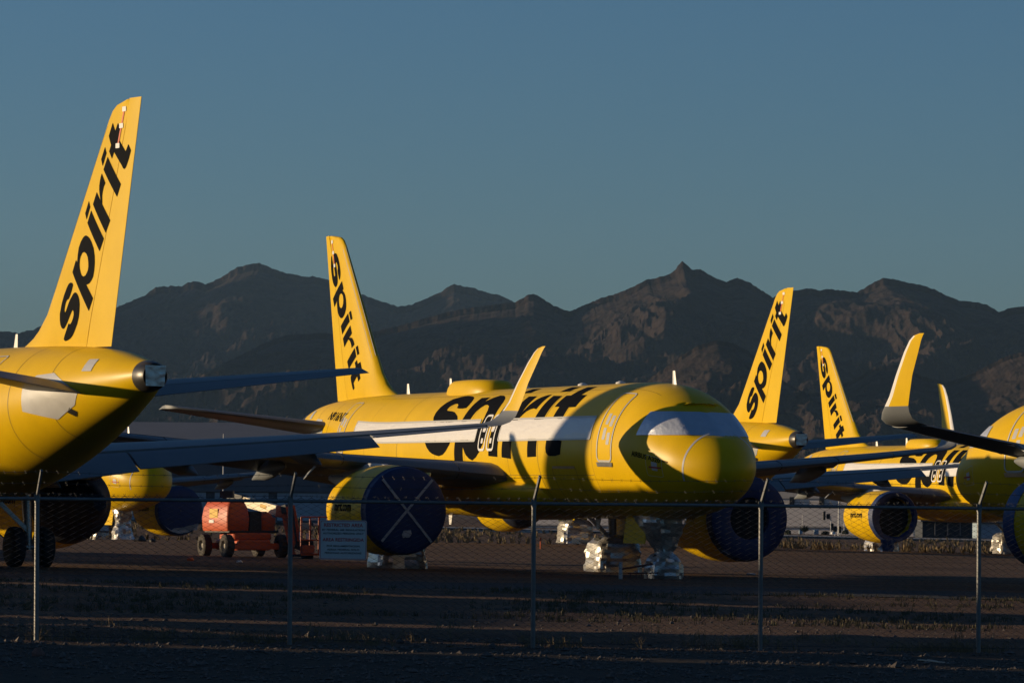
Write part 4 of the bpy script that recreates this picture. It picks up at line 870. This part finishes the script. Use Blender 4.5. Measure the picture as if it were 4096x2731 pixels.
u, v = c8(1660, 640); t = at(u, v, 495); u, v = c8(1660, 905); b = at(u, v, 495); o = s1.location
mb = MB(); mb.tube([Vector((t.x, 495, b.z))-o, Vector((t.x, 495, t.z))-o], .05, 8); mb.tube([Vector((t.x, 495, t.z-.04))-o, Vector((t.x-.9, 495, t.z-.04))-o], .03, 8); mb.build('mast', PG, s1)
s2_ = signal(1660, 750, 1745, 890, ((.22, .58, .36, .8), (.75, .35, .42, .66)), 'dark pair of traffic signal heads low beside the tall street lamp', 497)
mb = MB(); mb.tube([(-.15, .1, -.5), (-.15, .1, .8)], .05, 8); mb.build('mast', PG, s2_)
s3 = signal(1785, 800, 1820, 900, ((.5, .5, .32, .8),), 'single dark traffic signal head right of the tall street lamp', 498)
mb = MB(); mb.tube([(-.1, .1, -.4), (-.1, .1, .6)], .05, 8); mb.build('mast', PG, s3)
# tall pole seen over the wing at left
pY = 420; pb = at(892, 2105, pY); ptp = at(890, 1735, pY); lpole = tag(empty('light_pole', (pb.x, pY, pb.z)), 'tall thin light pole with two short crossarms, above the wing left of the middle tail', 'light pole')
mb = MB(); h = ptp.z-pb.z; mb.tube([(0, 0, 0), (0, 0, h)], [.09, .05], 8); mb.build('pole', PG, lpole)
mb = MB(); mb.bar((-.55, 0, h-.45), (.45, 0, h-.45), .06); mb.bar((-.3, 0, h-.9), (.3, 0, h-.9), .05); mb.build('crossarm', PG, lpole)
# utility boxes
for x, y0, y1, lab in ((1187, 868, 925, 'small grey-blue utility cabinet beside the spiky shrub'), (1430, 872, 928, 'wide grey-blue utility cabinet between two shrubs by the warehouse')):
    u, v = c8(x, y1); b = at(u, v, 515); mb = MB(); w = .42 if x < 1300 else .56; mb.bbox((0, 0, .28), (w, .4, .56), .03); mb.box((0, -.21, .26), (w*.8, .02, .42)); e = mb.build('utility_cabinet', HB); e.location = b; tag(e, lab, 'cabinet')
u, v = c8(1692, 925); b = at(u, v, 490); mb = MB(); mb.lathe([(0, .26), (.18, .27), (.28, .2), (.33, .02)], (0, 0, 0), 'z', 18, True); e = mb.build('concrete_dome', WHITE, None, 40); e.location = b; tag(e, 'small pale dome shaped block under the traffic signals', 'bollard')

# ------------------------------------------------------------------ plants
LEAF = mat('shrub_leaf', (.045, .055, .025), .8, var=.4, vscale=3); DRY = mat('dry_grass', (.20, .145, .075), .9, var=.4, vscale=2); GRN = mat('swale_grass', (.085, .072, .034), .9, var=.4, vscale=2); TWIG = mat('twig', (.12, .085, .06), .9)
def shrub(x, y, w, h, Y, label, spiky):
    u, v = c8(x, y); b = at(u, v, Y); e = tag(empty('desert_shrub', b), label, 'shrub'); W_ = w/3.92/F*Y; H_ = h/3.92/F*Y; r_ = random.Random(int(x))
    mb = MB()
    for i in range(7): a = r_.uniform(0, 2*pi); mb.tube([(0, 0, -.05), (W_*.25*math.cos(a), .2*math.sin(a), H_*.5)], [.02, .008], 5)
    mb.build('stem', TWIG, e); mb = MB()
    for i in range(260):
        a = r_.uniform(0, 2*pi); q = r_.random()**.5
        if spiky: d = Vector((math.cos(a)*q, .6*math.sin(a)*q, .35+r_.random()*.8)).normalized(); p = Vector((0, 0, H_*.25)); L = H_*r_.uniform(.4, .85); s = d.cross(Vector((0, 1, .3))).normalized()*.03; mb.add([p-s, p+s, p+d*L], [(0, 1, 2)])
        else:
            p = Vector((W_/2*q*math.cos(a), .35*q*math.sin(a), H_*(.1+.85*r_.random()*(1-.4*q)))); s = .06+.05*r_.random(); n1 = Vector((r_.uniform(-1, 1), r_.uniform(-1, 1), r_.uniform(-1, 1))).normalized()*s; n2 = Vector((r_.uniform(-1, 1), r_.uniform(-1, 1), r_.uniform(-1, 1))).normalized()*s; mb.add([p-n1, p+n2, p+n1, p-n2], [(0, 1, 2, 3)])
    mb.build('foliage', LEAF, e)
shrub(985, 930, 100, 90, 505, 'round dark shrub nearest the blue engine cover, by the warehouse', False); shrub(1240, 930, 90, 160, 505, 'spiky upright desert plant against the pale warehouse', True)
shrub(1570, 935, 120, 70, 505, 'low sparse green shrub left of the signal heads', False); shrub(1890, 925, 110, 80, 505, 'dark bushy shrub right of the tall street lamp', False)
u0 = 2900
for uu, vv_, w, h, lab in ((265, 2120, 160, 130, 'dark shrub against the hangar wall, left of the foil wrapped gear'), (1190, 2120, 120, 250, 'dark bush behind the boom lift basket, against the hangar')):
    shrub((uu-2900)*3.92, (vv_-1900)*3.92, w, h, 398, lab, False)
def blades(n, region, hmin, hmax, name, m, seed, wid=.004):
    r_ = np.random.default_rng(seed); mb = MB(); c = 0
    while c < n:
        X, Y = region(r_)
        if X is None: continue
        z = ground_z(X, Y); k = r_.integers(5, 12); c += k
        for i in range(k):
            a = r_.uniform(0, 2*pi); L = r_.uniform(hmin, hmax); lean = r_.uniform(.1, .8); x = X+r_.normal(0, .05); y = Y+r_.normal(0, .05); dx, dy = math.cos(a), math.sin(a); w = wid*r_.uniform(.7, 1.6)
            p0 = Vector((x, y, z-.01)); p1 = p0+Vector((dx*lean*L*.35, dy*lean*L*.35, L*.6)); p2 = p0+Vector((dx*lean*L, dy*lean*L, L*.95)); s = Vector((-dy*.3+.9, dx*.3, 0)).normalized()*w
            mb.add([p0-s, p0+s, p1+s*.7, p2, p1-s*.7], [(0, 1, 2, 3, 4)])
    return tag(mb.build(name, m), kind='stuff')
def reg_swale(r_):
    Y = r_.uniform(72, 97); X = r_.uniform(-.13, .13)*Y
    return (X, Y) if fbm(np.array(X*.25), np.array(Y*.3), 3, seed=31) > -.02 else (None, None)
def reg_fence(r_):
    X = r_.uniform(-8.5, 9.5); Y = 57+.33*X+abs(r_.normal(0, 1.6))-.3
    return (X, Y) if fbm(np.array(X*.8), np.array(Y*.8), 3, seed=33) > .08 else (None, None)
def reg_far(r_):
    Y = r_.uniform(230, 395); X = r_.uniform(-.125, .125)*Y
    return (X, Y) if fbm(np.array(X*.09), np.array(Y*.04), 3, seed=35) > .0 else (None, None)
blades(9000, reg_swale, .04, .15, 'swale_grass', GRN, 41, .006); blades(2600, reg_fence, .05, .20, 'dry_grass', DRY, 43); blades(9000, reg_far, .15, .55, 'scrub_grass', DRY, 45, .03)
def weed(x, y, h, label, seed):        # x, y in the 2352-wide picture
    Y = 57+.33*((x*KP-CX)/F*57)-.4; u, v = x*KP, y*KP; Xw = (u-CX)/F*Y; Z = ground_z(Xw, Y); r_ = random.Random(seed); mb = MB()
    for i in range(r_.randint(5, 8)):
        a = r_.uniform(0, 2*pi); p = Vector((0, 0, -.02)); d = Vector((.45*math.cos(a), .3*math.sin(a), 1)).normalized(); P = [p]
        for k in range(5): d = (d+Vector((r_.uniform(-.35, .35), r_.uniform(-.2, .2), -.05*k))).normalized(); p = p+d*h/5*r_.uniform(.7, 1.2); P.append(p)
        mb.tube(P, [.004, .0035, .003, .0025, .002, .0012], 4)
        for k in range(2, 6):
            for s in range(3): q = P[k]; e = Vector((r_.uniform(-1, 1), r_.uniform(-.6, .6), r_.uniform(-.2, 1))).normalized()*h*.13; mb.tube([q, q+e], [.0018, .001], 3)
    o = mb.build('weed', DRY); o.location = (Xw, Y, Z); return tag(o, label, 'weed')
weed(1040, 1478, .30, 'dry twiggy weed in the gravel just left of the middle fence post', 1); weed(1790, 1478, .22, 'dry twiggy weed just right of the fence post by the dark engine', 2); weed(1475, 1495, .20, 'low dry weed midway between the two right of centre posts', 3)
weed(905, 1478, .20, 'curly dry weed below the warning sign', 4); weed(2105, 1470, .14, 'small pale weed left of the rightmost fence post', 5); weed(90, 1492, .22, 'dry weed at the foot of the leftmost fence post', 6); weed(1245, 1478, .18, 'dry weed right of the middle fence post', 7)
# gravel
GRAV = mat('gravel_stone', (.11, .088, .074), .9, var=.55, vscale=12)
r_ = np.random.default_rng(77); mb = MB(); OV = np.array([(1, 0, 0), (-1, 0, 0), (0, 1, 0), (0, -1, 0), (0, 0, 1), (0, 0, -1)], float); OF = [(0, 2, 4), (2, 1, 4), (1, 3, 4), (3, 0, 4), (2, 0, 5), (1, 2, 5), (3, 1, 5), (0, 3, 5)]
for i in range(9500):
    Y = r_.uniform(43.5, 59) if i < 8200 else r_.uniform(59, 82); X = r_.uniform(-.135, .135)*Y
    if fbm(np.array(X*.7), np.array(Y*.5), 3, seed=51) < -.25: continue
    s = r_.gamma(2.2, .006)+.006; q = OV*(s*r_.uniform(.6, 1.4, (6, 1)))*np.array([1.2, 1, .75]); a = r_.uniform(0, pi); ca, sa = math.cos(a), math.sin(a); q = np.c_[q[:, 0]*ca-q[:, 1]*sa, q[:, 0]*sa+q[:, 1]*ca, q[:, 2]]
    mb.add(q+np.array([X, Y, ground_z(X, Y)+s*.25]), OF)
tag(mb.build('gravel', GRAV), kind='stuff')
# litter and small things on the apron
def scrap(u, v, w, h, m, label, name='litter', cat='litter'):
    hy = 2053+.02355*(u-2048); Y = 1.774*F/(v-hy); X = (u-CX)/F*Y; mb = MB(); rr = random.Random(int(u)); n = 7
    ring = [Vector((w*(.4+.25*rr.random())*math.cos(2*pi*i/n), w*.4*math.sin(2*pi*i/n), h*(.15+.5*rr.random()))) for i in range(n)]
    mb.loft([[Vector((p.x*.9, p.y*.9, -.01)) for p in ring], ring, [Vector((p.x*.5, p.y*.5, h*(.7+.3*rr.random()))) for p in ring]], cap0=True, cap1=True); o = mb.build(name, m); o.location = (X, Y, ground_z(X, Y)); return tag(o, label, cat)
scrap(765, 2233, .26, .12, ORG, 'small reddish scrap on the dirt left of the boom lift'); scrap(960, 2240, .22, .08, WHITE, 'small white scrap in front of the boom lift wheels'); scrap(560, 2175, .5, .30, DARKM, 'dark lump on the ground right of the tall foil wrapped gear', 'rubble', 'rubble'); scrap(610, 2178, .3, .18, DARKM, 'smaller dark lump beside the bigger one near the foil wrapped gear', 'rubble', 'rubble')
scrap(3005, 2290, .3, .06, WHITE, 'white scrap on the dirt under the middle airliner outer engine'); scrap(160, 2625, .16, .10, mat('red_rock', (.16, .08, .06), .9), 'reddish rock in the gravel at lower left', 'rock', 'rock')
# pale broken board at lower right, towing gear by the nose wheel
def gpt(u, v): hy = 2053+.02355*(u-2048); Y = 1.774*F/(v-hy); X = (u-CX)/F*Y; return Vector((X, Y, ground_z(X, Y)))
a, b = gpt(3680, 2643), gpt(3800, 2652); mb = MB(); c = (a+b)/2; mb.bar(a-c+Vector((0, 0, .02)), b-c+Vector((0, 0, .012)), .05, .012); mb.bar((a-b)*.2+Vector((0, .03, .03)), (b-a)*.1+Vector((0, .05, .02)), .03, .008); o = mb.build('broken_board', mat('bleached_wood', (.42, .36, .28), .8, var=.2, vscale=20)); o.location = c; tag(o, 'pale splintered board lying on the gravel at lower right', 'board')
tb = gpt(2484, 2307); tow = tag(empty('tow_bar', tb), 'low tow bar with a pale stub post, beside the foil wrapped nose gear', 'tow bar'); q = 1/ (F/tb.y)
mb = MB(); mb.tube([(0, 0, 0), (0, 0, 68*q)], .06, 10); mb.build('stub_post', LGREY, tow, 40)
mb = MB(); mb.tube([(0, 0, 40*q), (128*q, -.2, 62*q)], .03, 8); mb.tube([(30*q, 0, 24*q), (150*q, -.1, 26*q)], .02, 8)
for k in (40, 62, 84, 106): mb.tube([(k*q, -.05, 0), (k*q, -.05, 28*q)], .015, 6)
mb.build('bar', mat('tow_red', (.12, .03, .02), .6), tow, 40)
st = gpt(2163, 2215); mb = MB(); mb.tube([(0, 0, 0), (0, 0, .5)], .03, 8); mb.box((0, -.02, .42), (.07, .02, .16)); o = mb.build('marker_stake', ORG); o.location = st; tag(o, 'small orange marker stake beneath the middle airliner', 'stake')
# ------------------------------------------------------------------ haze between the airfield and the ranges
mb = MB(); mb.box((0, 5000, 345), (26000, 11500, 710)); hz_ = mb.build('haze', None); tag(hz_, kind='stuff')
m = bpy.data.materials.new('haze_air'); m.use_nodes = True; n = m.node_tree; n.nodes.clear()
o = n.nodes.new('ShaderNodeOutputMaterial'); v = n.nodes.new('ShaderNodeVolumePrincipled'); v.inputs['Color'].default_value = (.4, .66, 1, 1); v.inputs['Density'].default_value = 1.7e-5; v.inputs['Anisotropy'].default_value = 0
n.links.new(v.outputs[0], o.inputs['Volume']); hz_.data.materials.append(m)
